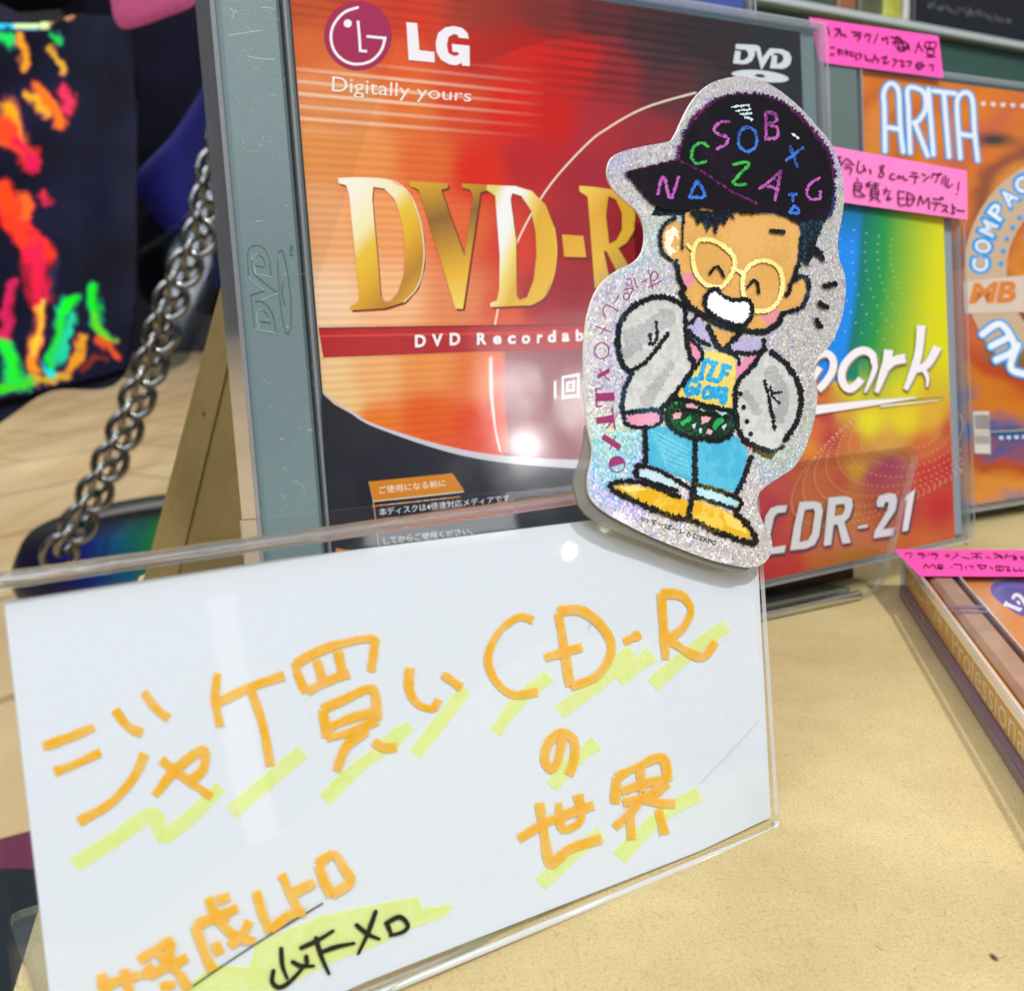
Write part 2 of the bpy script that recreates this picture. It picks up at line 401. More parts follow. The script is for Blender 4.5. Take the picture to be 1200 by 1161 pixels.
# loose fibres pressed into the paper
fb = MB()
for k in range(2600):
    x, y = rng.uniform(-40, 260), 40+260*rng.random()**1.6; an = rng.uniform(0, math.pi); L_ = rng.uniform(.5, 2.6); w_ = rng.uniform(.02, .055); cu = rng.normal(0, .5); c3 = []
    for j in range(5):
        t = j/4; c3.append((x, y)); x += L_/4*math.cos(an); y += L_/4*math.sin(an); an += cu/4
    z = .006+.00001*k; V = []
    for j, (px_, py_) in enumerate(c3):
        q0, q1 = c3[max(j-1, 0)], c3[min(j+1, 4)]; dx, dy = q1[0]-q0[0], q1[1]-q0[1]; l = math.hypot(dx, dy)+1e-9; h = w_*(1-.7*abs(j-2)/2)
        V += [(px_-dy/l*h, py_+dx/l*h, z), (px_+dy/l*h, py_-dx/l*h, z)]
    fb.add(V, [(2*j+1, 2*j+3, 2*j+2, 2*j) for j in range(4)], int(rng.choice([0, 0, 1, 2])))
fo = fb.build("paper_fibres", [P("tan_fibre", (.40, .29, .13), .7), P("pale_fibre", (.70, .58, .33), .7), P("brown_fibre", (.26, .17, .07), .7)], tabletop)
fo['kind'] = 'stuff'

def wood():
    m, t = newmat("pale_wood"); n = N(t); co = n('ShaderNodeTexCoord').outputs['Object']
    mp_ = n('ShaderNodeMapping', {'Vector': co, 'Rotation': (0, 0, .5), 'Scale': (9., 1.2, 1.)})
    g = n('ShaderNodeTexNoise', {'Vector': mp_.outputs[0], 'Scale': 2.2, 'Detail': 3., 'Distortion': .2}).outputs[0]
    c = ramp(n, g, [(.3, rgb('c6a676')), (.7, rgb('dcc296'))])
    b = n('ShaderNodeBsdfPrincipled', {'Base Color': c, 'Roughness': .35})
    br = n('ShaderNodeTexBrick', {'Vector': n('ShaderNodeMapping', {'Vector': co, 'Rotation': (0, 0, .5+math.pi/2)}).outputs[0], 'Color1': (1, 1, 1, 1), 'Color2': (.93, .93, .93, 1), 'Mortar': (.6, .55, .5, 1), 'Scale': 1.6, 'Mortar Size': .006})
    c2 = n('ShaderNodeMix', {0: 1., 6: c, 7: br.outputs[0]}, data_type='RGBA', blend_type='MULTIPLY').outputs[2]; t.links.new(c2, b.inputs['Base Color'])
    n('ShaderNodeOutputMaterial', {0: b.outputs[0]}); return m
mb = MB(); mb.box(-3000, 330, -900, 3090, -160, -140.5)
prop(mb.build("wood_floor", wood()), kind='structure')
mb = MB(); mb.box(-3000, 3000, 3100, 3200, -140, 1800)
prop(mb.build("back_wall", P("dark_wall", (.02, .02, .025), .7, mott=.3, mscale=6.)), kind='structure')

# ------------------------------------------------------------------ left background: foil pouch, chain, dark pouches
def pillow(name, outline, d, thick, mat, parent=None, res=5., fn=None, tilt=(0, 0)):
    """a soft flat pouch: traced outline at its distance, puffed out to thick mm"""
    o = np.array([at_depth(x, y, d) for x, y in outline]); c = o.mean(0)
    ol = np.array([((p-c) @ CR, (p-c) @ CU) for p in o]); n_ = len(ol)
    V = []; F = []; K = 7
    for side in (1, -1):
        b = len(V)
        for k in range(K+1):
            s_ = 1-k/K*.999 if k else 1.
            h = thick/2*math.sqrt(max(0, 1-s_**4))
            for i in range(n_):
                u = ol[i]*s_; V.append((c+u[0]*CR+u[1]*CU) - side*h*CW - (u[0]*tilt[0]+u[1]*tilt[1])*CW)
        for k in range(K):
            for i in range(n_):
                j = (i+1) % n_; q = (b+k*n_+i, b+k*n_+j, b+(k+1)*n_+j, b+(k+1)*n_+i)
                F.append(q if side > 0 else q[::-1])
    V = np.array(V); cols = None
    if fn is not None:
        dd = (V-CO); z = dd @ CW; cols = np.clip(fn(600+FPX*(dd @ CR)/z, 580.5-FPX*(dd @ CU)/z), 0, 1)
    return mesh(name, V, F, mat, parent, smooth=True, cols=cols)
def outl(pts, step=6): return smooth_line(pts, step, True)[:-1]

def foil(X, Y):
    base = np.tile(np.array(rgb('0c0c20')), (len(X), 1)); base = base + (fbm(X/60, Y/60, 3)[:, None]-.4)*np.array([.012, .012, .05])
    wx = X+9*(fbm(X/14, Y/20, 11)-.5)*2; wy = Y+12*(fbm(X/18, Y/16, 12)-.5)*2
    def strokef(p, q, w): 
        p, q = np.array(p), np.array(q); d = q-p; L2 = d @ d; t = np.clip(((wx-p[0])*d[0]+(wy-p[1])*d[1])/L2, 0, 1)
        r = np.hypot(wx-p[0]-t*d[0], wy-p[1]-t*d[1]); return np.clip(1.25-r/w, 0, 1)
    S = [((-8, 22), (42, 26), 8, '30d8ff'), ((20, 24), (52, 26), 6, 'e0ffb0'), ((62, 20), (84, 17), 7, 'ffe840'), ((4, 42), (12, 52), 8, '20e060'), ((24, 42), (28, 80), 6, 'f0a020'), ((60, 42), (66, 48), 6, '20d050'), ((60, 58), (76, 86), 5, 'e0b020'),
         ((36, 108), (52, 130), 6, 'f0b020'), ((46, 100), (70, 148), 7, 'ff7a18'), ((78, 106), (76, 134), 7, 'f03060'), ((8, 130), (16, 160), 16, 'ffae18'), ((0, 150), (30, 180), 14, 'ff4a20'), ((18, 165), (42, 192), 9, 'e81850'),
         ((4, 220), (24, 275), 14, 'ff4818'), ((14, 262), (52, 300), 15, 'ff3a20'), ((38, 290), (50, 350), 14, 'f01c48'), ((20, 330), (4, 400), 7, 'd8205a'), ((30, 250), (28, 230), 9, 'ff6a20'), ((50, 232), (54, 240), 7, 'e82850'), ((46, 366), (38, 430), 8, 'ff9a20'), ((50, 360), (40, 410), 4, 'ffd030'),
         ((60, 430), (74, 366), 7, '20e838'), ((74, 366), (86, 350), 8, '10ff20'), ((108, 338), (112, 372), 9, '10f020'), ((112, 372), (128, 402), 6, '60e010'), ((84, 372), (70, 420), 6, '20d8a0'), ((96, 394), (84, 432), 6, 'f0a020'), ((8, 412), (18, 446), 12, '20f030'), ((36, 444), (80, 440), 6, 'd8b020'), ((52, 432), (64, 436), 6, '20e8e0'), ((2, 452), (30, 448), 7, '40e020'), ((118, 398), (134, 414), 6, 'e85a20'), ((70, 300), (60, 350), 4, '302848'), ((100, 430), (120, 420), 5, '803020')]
    # reflected glints painted into the foil colour: bright core, hue sliding to its neighbour across the edge, fine creases inside
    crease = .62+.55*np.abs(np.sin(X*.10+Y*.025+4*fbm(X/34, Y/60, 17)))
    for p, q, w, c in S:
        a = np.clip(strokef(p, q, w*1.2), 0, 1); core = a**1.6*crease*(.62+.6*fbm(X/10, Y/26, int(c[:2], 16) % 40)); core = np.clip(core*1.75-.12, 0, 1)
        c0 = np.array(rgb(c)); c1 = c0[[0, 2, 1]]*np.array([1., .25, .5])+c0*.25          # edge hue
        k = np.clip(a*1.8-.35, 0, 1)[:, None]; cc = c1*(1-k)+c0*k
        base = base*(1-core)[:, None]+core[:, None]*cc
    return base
pouch = empty("foil_pouch", loc=at_depth(70, 460, 600), label="dark pouch of rainbow iridescent foil hanging beside the chain", cat="pouch")
def foil_sheet():
    ol = outl([(-60, 30), (0, 27), (60, 25), (90, 16), (138, 22), (157, 50), (160, 130), (162, 220), (160, 300), (158, 360), (150, 425), (143, 434), (60, 456), (0, 470), (-60, 480)], 5)
    # a fine grid clipped to the outline, bulging toward the viewer
    X, Y = np.meshgrid(np.arange(-60, 170, 2.), np.arange(8, 484, 2.)); nx = X.shape[1]
    P_ = np.array(ol); ins = np.zeros(X.shape, bool); j = len(P_)-1
    for i in range(len(P_)):
        c = ((P_[i, 1] > Y) != (P_[j, 1] > Y)) & (X < (P_[j, 0]-P_[i, 0])*(Y-P_[i, 1])/(P_[j, 1]-P_[i, 1]+1e-9)+P_[i, 0]); ins ^= c; j = i
    x, y = X.ravel(), Y.ravel(); u = np.clip((x+60)/226, 0, 1)
    dep = 600-5*np.sin(math.pi*u)**.6 + 5*fbm(x/90, y/120, 5, 2)
    V = np.array([at_depth(a, b, c) for a, b, c in zip(x, y, dep)])
    F = []; ii = ins
    for r_ in range(X.shape[0]-1):
        for c_ in range(nx-1):
            if ii[r_, c_] and ii[r_+1, c_] and ii[r_, c_+1] and ii[r_+1, c_+1]:
                k = r_*nx+c_; F.append((k, k+nx, k+nx+1, k+1))
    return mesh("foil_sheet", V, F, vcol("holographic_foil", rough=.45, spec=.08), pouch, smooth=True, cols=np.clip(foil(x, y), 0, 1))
o = foil_sheet(); o.matrix_parent_inverse = Matrix.Translation(-pouch.location)
o = pillow("lining", outl([(-60, 32), (60, 30), (150, 34), (160, 220), (150, 432), (60, 458), (-60, 482)]), 606, 4, P("navy_vinyl", rgb('10102a'), .6, spec=.2), pouch); o.matrix_parent_inverse = Matrix.Translation(-pouch.location)

prop(pillow("fabric_tag", outl([(133, -40), (131, 8), (138, 30), (152, 34), (190, 22), (232, 2), (238, -40)]), 560, 8, P("magenta_felt", rgb('a8406e'), .8, mott=.12, mscale=400., bump=.3)), label="rounded magenta felt tag hanging above the foil pouch", cat="tag")
prop(pillow("vinyl_pouch", outl([(262, 70), (232, 112), (200, 160), (158, 208), (176, 246), (200, 276), (262, 330)], 10), 640, 10, P("navy_sheet", rgb('16165a'), .6, spec=.1, mott=.3, mscale=30.)), label="pointed navy blue vinyl pouch behind the grey case edge", cat="pouch")
prop(pillow("dark_bag", outl([(80, -60), (70, 8), (110, 60), (150, 130), (160, 330), (210, 360), (300, 330), (300, -60)], 12), 700, 20, P("black_nylon", rgb('0a0a1c'), .8, spec=.1, mott=.4, mscale=25.)), label="large black nylon bag hanging behind the pouches", cat="bag")
prop(pillow("dark_cloth", outl([(-90, -70), (-90, 22), (0, 16), (60, 12), (84, 2), (90, -70)], 10), 660, 16, P("black_cloth", rgb('050505'), .9, spec=.05)), label="black cloth hanging above the foil pouch", cat="cloth")
# clear sleeve behind the chain
prop(pillow("clear_sleeve", outl([(160, 300), (150, 360), (140, 440), (205, 432), (232, 400), (262, 300), (262, 180), (220, 250)], 8), 630, 6, clear("crinkled_film", tint=(.62, .68, .74), rough=.08, gain=1.6, scratch=True)), label="crinkled clear plastic sleeve behind the top of the chain", cat="sleeve")
# oval black pouch with rainbow lining, lying on the floor
def oil(X, Y):
    t = np.clip((X-20)/200, 0, 1)+.15*(fbm(X/30, Y/20, 21)-.5); g = np.array([rgb('06061c'), rgb('08083c'), rgb('0c1a80'), rgb('0c5478'), rgb('20702c'), rgb('303810')])
    k = np.clip(t*5.2-.2, 0, 4.999); i = k.astype(int); f = (k-i)[:, None]; c = g[i]*(1-f)+g[i+1]*f
    edge = np.clip((644-(X-40)*.22-Y)/12+.2, 0, 1)[:, None]
    return c*(1-edge)+edge*np.array(rgb('0a0808'))
prop(pillow("oval_pouch", outl([(14, 690), (20, 648), (42, 618), (100, 596), (185, 580), (262, 576), (300, 600), (300, 712), (200, 722), (60, 724)], 8), 655, 40, vcol("oil_sheen_vinyl", rough=.3, coat=.1), fn=oil), label="black oval pouch with blue oil sheen at the foot of the chain", cat="pouch")
# chain
def chain():
    m = P("chrome", (.21, .215, .21), .15, metal=1.)
    pts = smooth_line([(262, 160), (248, 205), (240, 250), (230, 288), (206, 336), (190, 385), (176, 430), (160, 470), (142, 515), (122, 556), (104, 592), (88, 622), (70, 648)], 20.)
    b = MB()
    for i, (x, y) in enumerate(pts):
        q = pts[min(i+1, len(pts)-1)]-pts[max(i-1, 0)]; d2 = q/np.linalg.norm(q)
        c = at_depth(x, y, 585); ax = d2[0]*CR-d2[1]*CU; ay = d2[1]*CR+d2[0]*CU
        if i % 2: ay = .12*ay+.99*CW
        else: ay = .97*ay+.24*CW
        ay = ay/np.linalg.norm(ay)
        ring = [c+10.4*math.cos(t)*ax+8.6*math.sin(t)*ay for t in np.linspace(0, 2*math.pi, 22, endpoint=False)]
        b.tube(ring, 2.3, 8, closed=True)
    o = b.build("chain", m, smooth=True)
    return prop(o, label="chunky silver chain hanging down into the oval pouch", cat="chain")
chain()
# things low at the left, beyond the board
p0 = on_table(12, 1006, -60); mb = MB(); mb.box(-420, p0[0]+60, -40, p0[1], -140, -60, bev=4)
prop(mb.build("storage_box", P("charcoal_board", rgb('1c2228'), .7, spec=.1, mott=.15, mscale=90.)), label="low charcoal box on the floor left of the card stand", cat="box")
p1 = on_table(10, 985, -100)
prop(mesh("maroon_cloth", *(lambda q: ([tuple(v) for v in q], [tuple(range(len(q)))]))([(p1[0]-200, p1[1]-90, -100), (p1[0]+90, p1[1]-90, -100), (p1[0]+90, p1[1]+24, -100), (p1[0]+10, p1[1]+10, -100), (p1[0]-40, p1[1]-22, -100), (p1[0]-200, p1[1]-60, -100)]), P("maroon_cloth", rgb('5c1236'), .8)), label="dark maroon cloth beside the charcoal box", cat="cloth")

# cardboard prop behind the red case
CARD = kraft("brown_cardboard", base=(.24, .165, .055), dark=.72)
PA, PB = on_table(163, 690), on_table(224, 690); PA = PA+np.array([0, 2, .3]); PB = PB+np.array([-2, -8, .3])
top_f = at_depth(290, 330, 226)
top_l = at_depth(274, 278, 234); top_r = top_f+np.array([30., 14, 30]); PC = on_table(330, 690)+np.array([0, 14, .3])
easel = empty("cardboard_easel", loc=(PB[0], PB[1], 0), label="brown folded cardboard easel propping up the red case", cat="easel")
def slab(name, q, t, mat, par):
    q = [np.array(p) for p in q]; n_ = np.cross(q[1]-q[0], q[2]-q[0]); n_ /= np.linalg.norm(n_)
    m_ = MB(); V = q+[p-n_*t for p in q]; k = len(q)
    m_.add(V, [tuple(range(k)), tuple(range(2*k-1, k-1, -1))]+[(i, i+k, (i+1) % k+k, (i+1) % k) for i in range(k)])
    o = m_.build(name, mat, par); o.matrix_parent_inverse = Matrix.Translation(-par.location); return o
dv = (PB-PA)*np.array([1, 1, 0]); PC = PB+dv*1.6+np.array([0, 5, 0.]); top_r = top_f+dv*1.5+np.array([0, 5, 6.])
slab("side_flap", [PA, PB, top_f, top_l], 2.5, CARD, easel)
slab("main_panel", [PB+np.array([.6, 0, 0]), PC, top_r, top_f+np.array([.6, 0, 0])], 2.5, CARD, easel)

# ------------------------------------------------------------------ jewel cases
GREYT = P("grey_tray", rgb('6a7e80'), .42, mott=.05, mscale=2600., bump=.25, bscale=5000.)
DARKT = P("grey_tray_edge", rgb('3f6560'), .35)
def jewel(name, fr, Wd, H, T, tray_mat, hinge, sheet, label, group=None, edge=EDGE, tx=.9, wall=None):
    """lid, tray, back shell and hinge strip of a plastic disc case; local x right, y up, z toward the viewer"""
    r = empty(name, fr, label=label, cat="disc case", group=group)
    t = MB(); t.box(tx, hinge-.9, 1.2, H-1.2, -T+1.4, -.25, bev=.9); t.box(hinge-.2, Wd-1.6, 1.4, H-1.4, -T+1.4, -2.3, bev=.3)
    t.build("tray", tray_mat, r)
    s = MB(); s.box(0, Wd, 0, H, -T, -T+1.1); s.box(0, .8, 0, H, -T+1.12, -.5, 1); s.box(.82, hinge-.4, H-1., H, -T+1.12, -.6); s.box(.82, hinge-.4, 0, 1., -T+1.12, -.6)
    s.build("shell", [edge, wall or edge], r)
    l = MB(); l.box(hinge, Wd-.02, .02, H-.02, -1.05, 0, 0)
    l.build("lid", CLEAR, r)
    e_ = MB()
    e_.box(Wd-1.2, Wd, 0, H, -T+1.2, -1.07); e_.box(hinge+.1, Wd-1.22, H-1.2, H, -6.5, -1.07); e_.box(hinge+.1, Wd-1.22, 0, 1.2, -6.5, -1.07)
    e_.box(hinge-.55, hinge-.03, .4, H-.4, -4, .12, bev=.1)                       # hinge bead
    e_.box(Wd-.5, Wd+.06, 0, H, .01, .14); e_.box(hinge, Wd-.52, H-.5, H+.05, .01, .14); e_.box(hinge, Wd-.52, -.05, .5, .01, .14)
    e_.build("lid_rim", edge, r)
    return r
# ------------------------------------------------------------------ the large red recordable-disc case
LC = jewel("disc_case", FL, 142.2, 125.2, 10.3, GREYT, 13.0, None, "large clear disc case with grey spine strip and red orange gold lettered cover", "disc cases on show")
Z2, Z3, ZB, Z4 = zm(340, 0, 3), zm(680, 60, 3.628), zm(330, 350, 3), zm(670, 340, 3.415)
LCOL = [(345, 5, 'b8502f'), (420, 10, 'c0472e'), (480, 20, 'c4402e'), (350, 60, 'd0683c'), (460, 70, 'd05a38'), (560, 60, 'b8322c'), (620, 60, 'c8302a'), (680, 70, 'c02c2a'), (560, 12, '9c3a2c'), (640, 15, '8a3430'), (700, 20, '6c2c30'), (760, 40, '4a2c30'), (820, 40, '34292d'), (900, 40, '2b2d31'), (935, 100, '2b2f33'), (850, 110, '33292c'), (780, 110, '5c2c30'), (720, 90, '8c2c30'), (900, 190, '2d2c30'), (780, 60, '40292c'),
        (355, 110, 'dc8a5c'), (420, 120, 'd88a58'), (480, 130, 'd4703e'), (540, 120, 'cc4a32'), (600, 130, 'd0322a'), (650, 140, 'c02c28'), (700, 150, 'a4303a'), (760, 160, '8f2f36'),
        (365, 170, 'e09258'), (430, 180, 'de8e56'), (500, 190, 'd86a40'), (560, 200, 'd2382c'), (620, 190, 'b22e32'), (690, 210, '9c2c36'),
        (370, 260, 'e8a878'), (450, 260, 'e69a68'), (540, 270, 'dc6a46'), (600, 290, 'd04a3c'), (660, 280, '9c2c36'), (720, 300, '983036'), (680, 350, '983038'),
        (378, 360, 'eec8a4'), (460, 350, 'ecb488'), (540, 350, 'e08a62'), (590, 360, 'd86048'), (630, 350, 'a03038'),
        (384, 440, 'f0c896'), (440, 440, 'eeb078'), (400, 470, 'eec48c'), (500, 430, 'e89458'), (500, 490, 'e0602e'), (560, 440, 'e27a48'), (560, 500, 'dc4e28'), (440, 500, 'e67a38'), (575, 530, 'd84424'), (640, 450, '983440'), (680, 500, '8c3642'), (640, 520, '7c3a48')]
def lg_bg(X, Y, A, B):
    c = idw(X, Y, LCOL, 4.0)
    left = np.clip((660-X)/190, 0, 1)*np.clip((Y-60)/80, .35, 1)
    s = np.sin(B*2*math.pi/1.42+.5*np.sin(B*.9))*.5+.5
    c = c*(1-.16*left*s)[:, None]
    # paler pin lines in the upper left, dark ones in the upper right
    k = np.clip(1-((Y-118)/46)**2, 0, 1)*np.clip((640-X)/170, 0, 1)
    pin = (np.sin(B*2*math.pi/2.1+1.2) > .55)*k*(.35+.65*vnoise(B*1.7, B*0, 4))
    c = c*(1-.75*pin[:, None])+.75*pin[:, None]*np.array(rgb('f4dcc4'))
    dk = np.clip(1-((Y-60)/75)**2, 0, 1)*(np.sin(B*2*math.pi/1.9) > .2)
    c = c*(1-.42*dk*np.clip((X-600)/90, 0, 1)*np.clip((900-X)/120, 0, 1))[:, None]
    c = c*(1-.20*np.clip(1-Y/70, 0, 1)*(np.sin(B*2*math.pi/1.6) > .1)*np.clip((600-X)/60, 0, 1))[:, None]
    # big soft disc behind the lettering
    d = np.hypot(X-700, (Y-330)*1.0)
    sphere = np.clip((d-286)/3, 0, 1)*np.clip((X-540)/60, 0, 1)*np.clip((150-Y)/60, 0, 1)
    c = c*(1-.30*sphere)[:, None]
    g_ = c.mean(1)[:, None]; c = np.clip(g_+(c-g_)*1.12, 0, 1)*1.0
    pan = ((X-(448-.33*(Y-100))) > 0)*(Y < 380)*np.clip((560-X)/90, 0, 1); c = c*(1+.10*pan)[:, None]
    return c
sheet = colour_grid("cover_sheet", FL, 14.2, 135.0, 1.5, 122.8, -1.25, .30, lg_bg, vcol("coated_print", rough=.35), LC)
K = lambda h, r=.4, nm="print_ink": P(nm, rgb(h), r, spec=.25)
a = Art(FL, -1.22)
# light panel edge, thin disc arcs
a.poly([(735, 385), (600, 395), (581, 440), (578, 470), (588, 520), (596, 560), (735, 560)], K('8c3540'))
arc = [(815, 109), (785, 117), (760, 125), (738, 135), (713, 150), (690, 167)]+Z2([(930, 630), (850, 750), (795, 860), (755, 980), (720, 1140)])+[(575, 420), (576, 460), (581, 500), (587, 528)]
a.line(arc[:11], 2.2, K('f0d8c0')); a.line(arc[11:], 4.5, K('f2d6cc'))
a.poly([(592, 420)]+[(591, 470), (597, 528), (588, 532), (581, 500), (578, 460), (580, 420)], K('e0502a'))
# crimson band
a.poly([(373, 384), (700, 379), (760, 378), (760, 408), (563, 412), (379, 419)], K('b3262a'))
a.line([(376, 394), (560, 391), (740, 389)], 2.6, K('d8442e')); a.line([(376, 385), (560, 382), (740, 380)], 1.6, K('7c1c20'))
# dark foot with its pale rim
foot = [(377.5, 461), (392, 474), (440, 501), (520, 527), (590, 541), (680, 548), (760, 548), (760, 560)]
a.poly(foot+[(1000, 540), (1000, 760), (386, 640), (383, 560)], K('191b28'))
a.line([(379, 460), (410, 482), (440, 499), (520, 525), (590, 538), (680, 544), (765, 545)], 7, K('c9c4cc'), taper=[.25, .5, .9, 1.2, 1.5, 1.6])
# maker's roundel and letters
wh = K('efe6ea')
ci = Z2([(238, 126)])[0]; a.disc(ci, 39.5, 40.5, K('a0204f'), n=48)
a.line(Z2([(237, 28), (190, 45), (155, 85), (143, 130), (155, 180), (190, 215), (235, 227), (285, 215), (320, 178), (334, 134), (268, 129)])[:10], 3.2, wh, step=1.5)
a.line(Z2([(336, 136), (268, 129)]), 3.2, wh, cap=False); a.line(Z2([(238, 74), (243, 130), (246, 182)]), 3.2, wh, cap=False); a.line(Z2([(241, 179), (270, 182)]), 3.2, wh, cap=False)
a.disc(Z2([(202, 84)])[0], 4.8, 4.8, wh)
a.poly(Z2([(408, 80), (446, 83), (454, 178), (506, 184), (508, 221), (416, 212)]), wh)
a.poly(Z2([(628, 138), (592, 134), (588, 124), (574, 121), (556, 132), (550, 160), (556, 188), (574, 198), (592, 196), (592, 186), (570, 183), (568, 156), (630, 162), (631, 234), (604, 232), (602, 222), (585, 231), (560, 228), (530, 212), (514, 185), (511, 152), (520, 118), (545, 98), (575, 93), (604, 100), (622, 116)]), wh)
a.text("Digitally yours", Z2([(148, 270), (638, 318), (146, 340), (634, 372)]), K('f4e8dc'), bold=-.004)
# format mark top right
ZD = zm(840, 30, 8.571); pale = K('cfd6dc')
a.poly(ZD([(190, 188), (400, 200), (432, 222), (455, 330), (520, 240), (545, 232), (660, 242), (725, 275), (748, 330), (735, 390), (700, 425), (655, 438), (530, 432), (552, 312), (536, 300), (445, 452), (395, 262), (380, 250), (380, 300), (350, 360), (300, 390), (250, 392), (160, 382), (182, 255), (240, 262), (228, 352), (270, 350), (310, 318), (315, 280), (290, 248), (184, 238)]), pale)
a.poly(ZD([(565, 300), (605, 306), (598, 392), (640, 380), (668, 345), (660, 300), (620, 280), (572, 282)]), K('2b2f33'))
a.poly(smooth_line(ZD([(145, 480), (250, 452), (400, 450), (560, 470), (680, 505), (720, 545), (650, 572), (500, 572), (330, 550), (200, 520)]), 2, True)[:-1], pale, holes=[ZD([(375, 505), (400, 490), (450, 492), (488, 510), (470, 526), (420, 526)])])
# gold serif title
def gold(pts, holes, cols):
    """letter with relief: dark drop edge, pale bevel line, gold face in bands"""
    sh = np.array(pts)+np.array([2.2, 2.0]); a.poly(sh, K('7c2a20'), holes=[np.array(h)+np.array([1.2, 1.2]) for h in holes])
    a.poly(pts, cols[0], holes=holes)
GD = {}
def goldgrad(name, stops, ax, p0, p1):
    m, t = newmat(name); n = N(t); co = n('ShaderNodeTexCoord').outputs['Object']
    l0 = FL.loc([p0], -1.2)[0]; l1 = FL.loc([p1], -1.2)[0]; d = (l1-l0); k = 1/(d @ d)/MM
    dt = n('ShaderNodeVectorMath', {0: n('ShaderNodeVectorMath', {0: co, 1: (l0[0]*MM, l0[1]*MM, 0)}, operation='SUBTRACT').outputs[0], 1: (d[0]*k, d[1]*k, 0)}, operation='DOT_PRODUCT').outputs['Value']
    c = ramp(n, dt, [(p, rgb(h)) for p, h in stops])
    b = n('ShaderNodeBsdfPrincipled', {'Base Color': c, 'Roughness': .35}); n('ShaderNodeOutputMaterial', {0: b.outputs[0]}); return m
g1 = goldgrad("gold_print", [(0., 'f6ecd8'), (.28, 'f4e4b0'), (.42, 'e8c030'), (.62, 'e2a818'), (.85, 'b87c14'), (1., 'd8a020')], 0, Z2([(190, 700)])[0], Z2([(470, 1000)])[0])
g2 = goldgrad("gold_print", [(0., 'd8a018'), (.3, '8c5c14'), (.5, 'b88418'), (.75, 'e8b020'), (1., 'f0d060')], 0, Z2([(470, 640)])[0], Z2([(600, 1080)])[0])
g3 = goldgrad("gold_print", [(0., 'e6d070'), (.12, 'f4f0ec'), (.30, 'f4f0ec'), (.45, 'f0d878'), (.62, 'e0a828'), (1., 'e8b430')], 0, Z2([(690, 760)])[0], Z2([(935, 900)])[0])
g4 = goldgrad("gold_print", [(0., 'f0c850'), (.3, 'e4a428'), (.7, 'e8b838'), (1., 'c8a060')], 0, Z2([(1030, 660)])[0], Z3([(230, 900)])[0])
D1 = Z2([(168, 628), (250, 626), (345, 634), (400, 662), (442, 730), (466, 830), (468, 930), (446, 1010), (400, 1062), (330, 1084), (213, 1091), (211, 1076), (236, 1066), (243, 1040), (206, 680), (196, 652), (170, 645)])
H1 = Z2([(292, 658), (330, 664), (366, 700), (392, 780), (403, 880), (398, 970), (378, 1030), (350, 1060), (330, 1062), (318, 1040), (306, 900), (288, 700)])
gold(D1, [H1], [g1]); a.line(D1[:9], 1.3, K('f8e8c0')); 
V1 = Z2([(418, 638), (552, 646), (554, 661), (529, 668), (612, 900), (642, 690), (632, 668), (604, 660), (603, 646), (704, 652), (704, 668), (668, 676), (607, 1086), (580, 1086), (452, 668), (420, 655)])
gold(V1, [], [g2]); pass
D2 = Z2([(690, 651), (790, 655), (848, 672), (898, 722), (928, 800), (936, 885), (924, 975), (890, 1045), (838, 1074), (704, 1080), (702, 1066), (726, 1056), (734, 1020), (736, 900), (720, 690), (690, 668)])
H2 = Z2([(780, 680), (812, 690), (846, 740), (862, 820), (865, 900), (855, 985), (832, 1045), (806, 1056), (796, 1040), (794, 850), (774, 700)])
gold(D2, [H2], [g3]); a.line(D2[4:9], 1.3, K('f0c860'))
gold(Z2([(955, 825), (1030, 830), (1040, 905), (962, 903)]), [], [g4])
R1 = Z3([(-6, 573), (60, 578), (140, 590), (200, 625), (232, 690), (230, 760), (196, 815), (160, 838), (215, 930), (262, 1000), (190, 1010), (110, 850), (98, 850), (130, 1000), (60, 1010), (58, 980), (30, 620), (-4, 598)])
HR = Z3([(118, 618), (150, 632), (176, 690), (176, 760), (152, 805), (122, 820), (108, 700)])
gold(R1, [HR], [g4])
# band lettering, one letter at a time (widely spaced)
for ch, x0, x1, yb, hh in (("D", 468, 506, 172, 44), ("V", 527, 566, 169, 44), ("D", 590, 627, 165, 44), ("R", 686, 720, 163, 42), ("e", 742, 772, 162, 31), ("c", 794, 822, 161, 31), ("o", 843, 873, 160, 31), ("r", 897, 917, 157, 30), ("d", 934, 963, 155, 42), ("a", 984, 1011, 153, 31), ("b", 1033, 1060, 151, 42), ("l", 1082, 1092, 150, 42), ("e", 1112, 1140, 149, 31)):
    a.text(ch, ZB([(x0, yb-hh), (x1, yb-hh-2), (x0, yb), (x1, yb-2)]), K('f4eeee'), bold=.038)
# square white mark and its character
a.text("1回", ZB([(956, 278), (1046, 262), (956, 360), (1046, 350)]), K('e8e4ea'), bold=.012)
a.text("録画用", ZB([(1062, 262), (1200, 238), (1062, 350), (1200, 335)]), K('e8e4ea'), bold=.012)
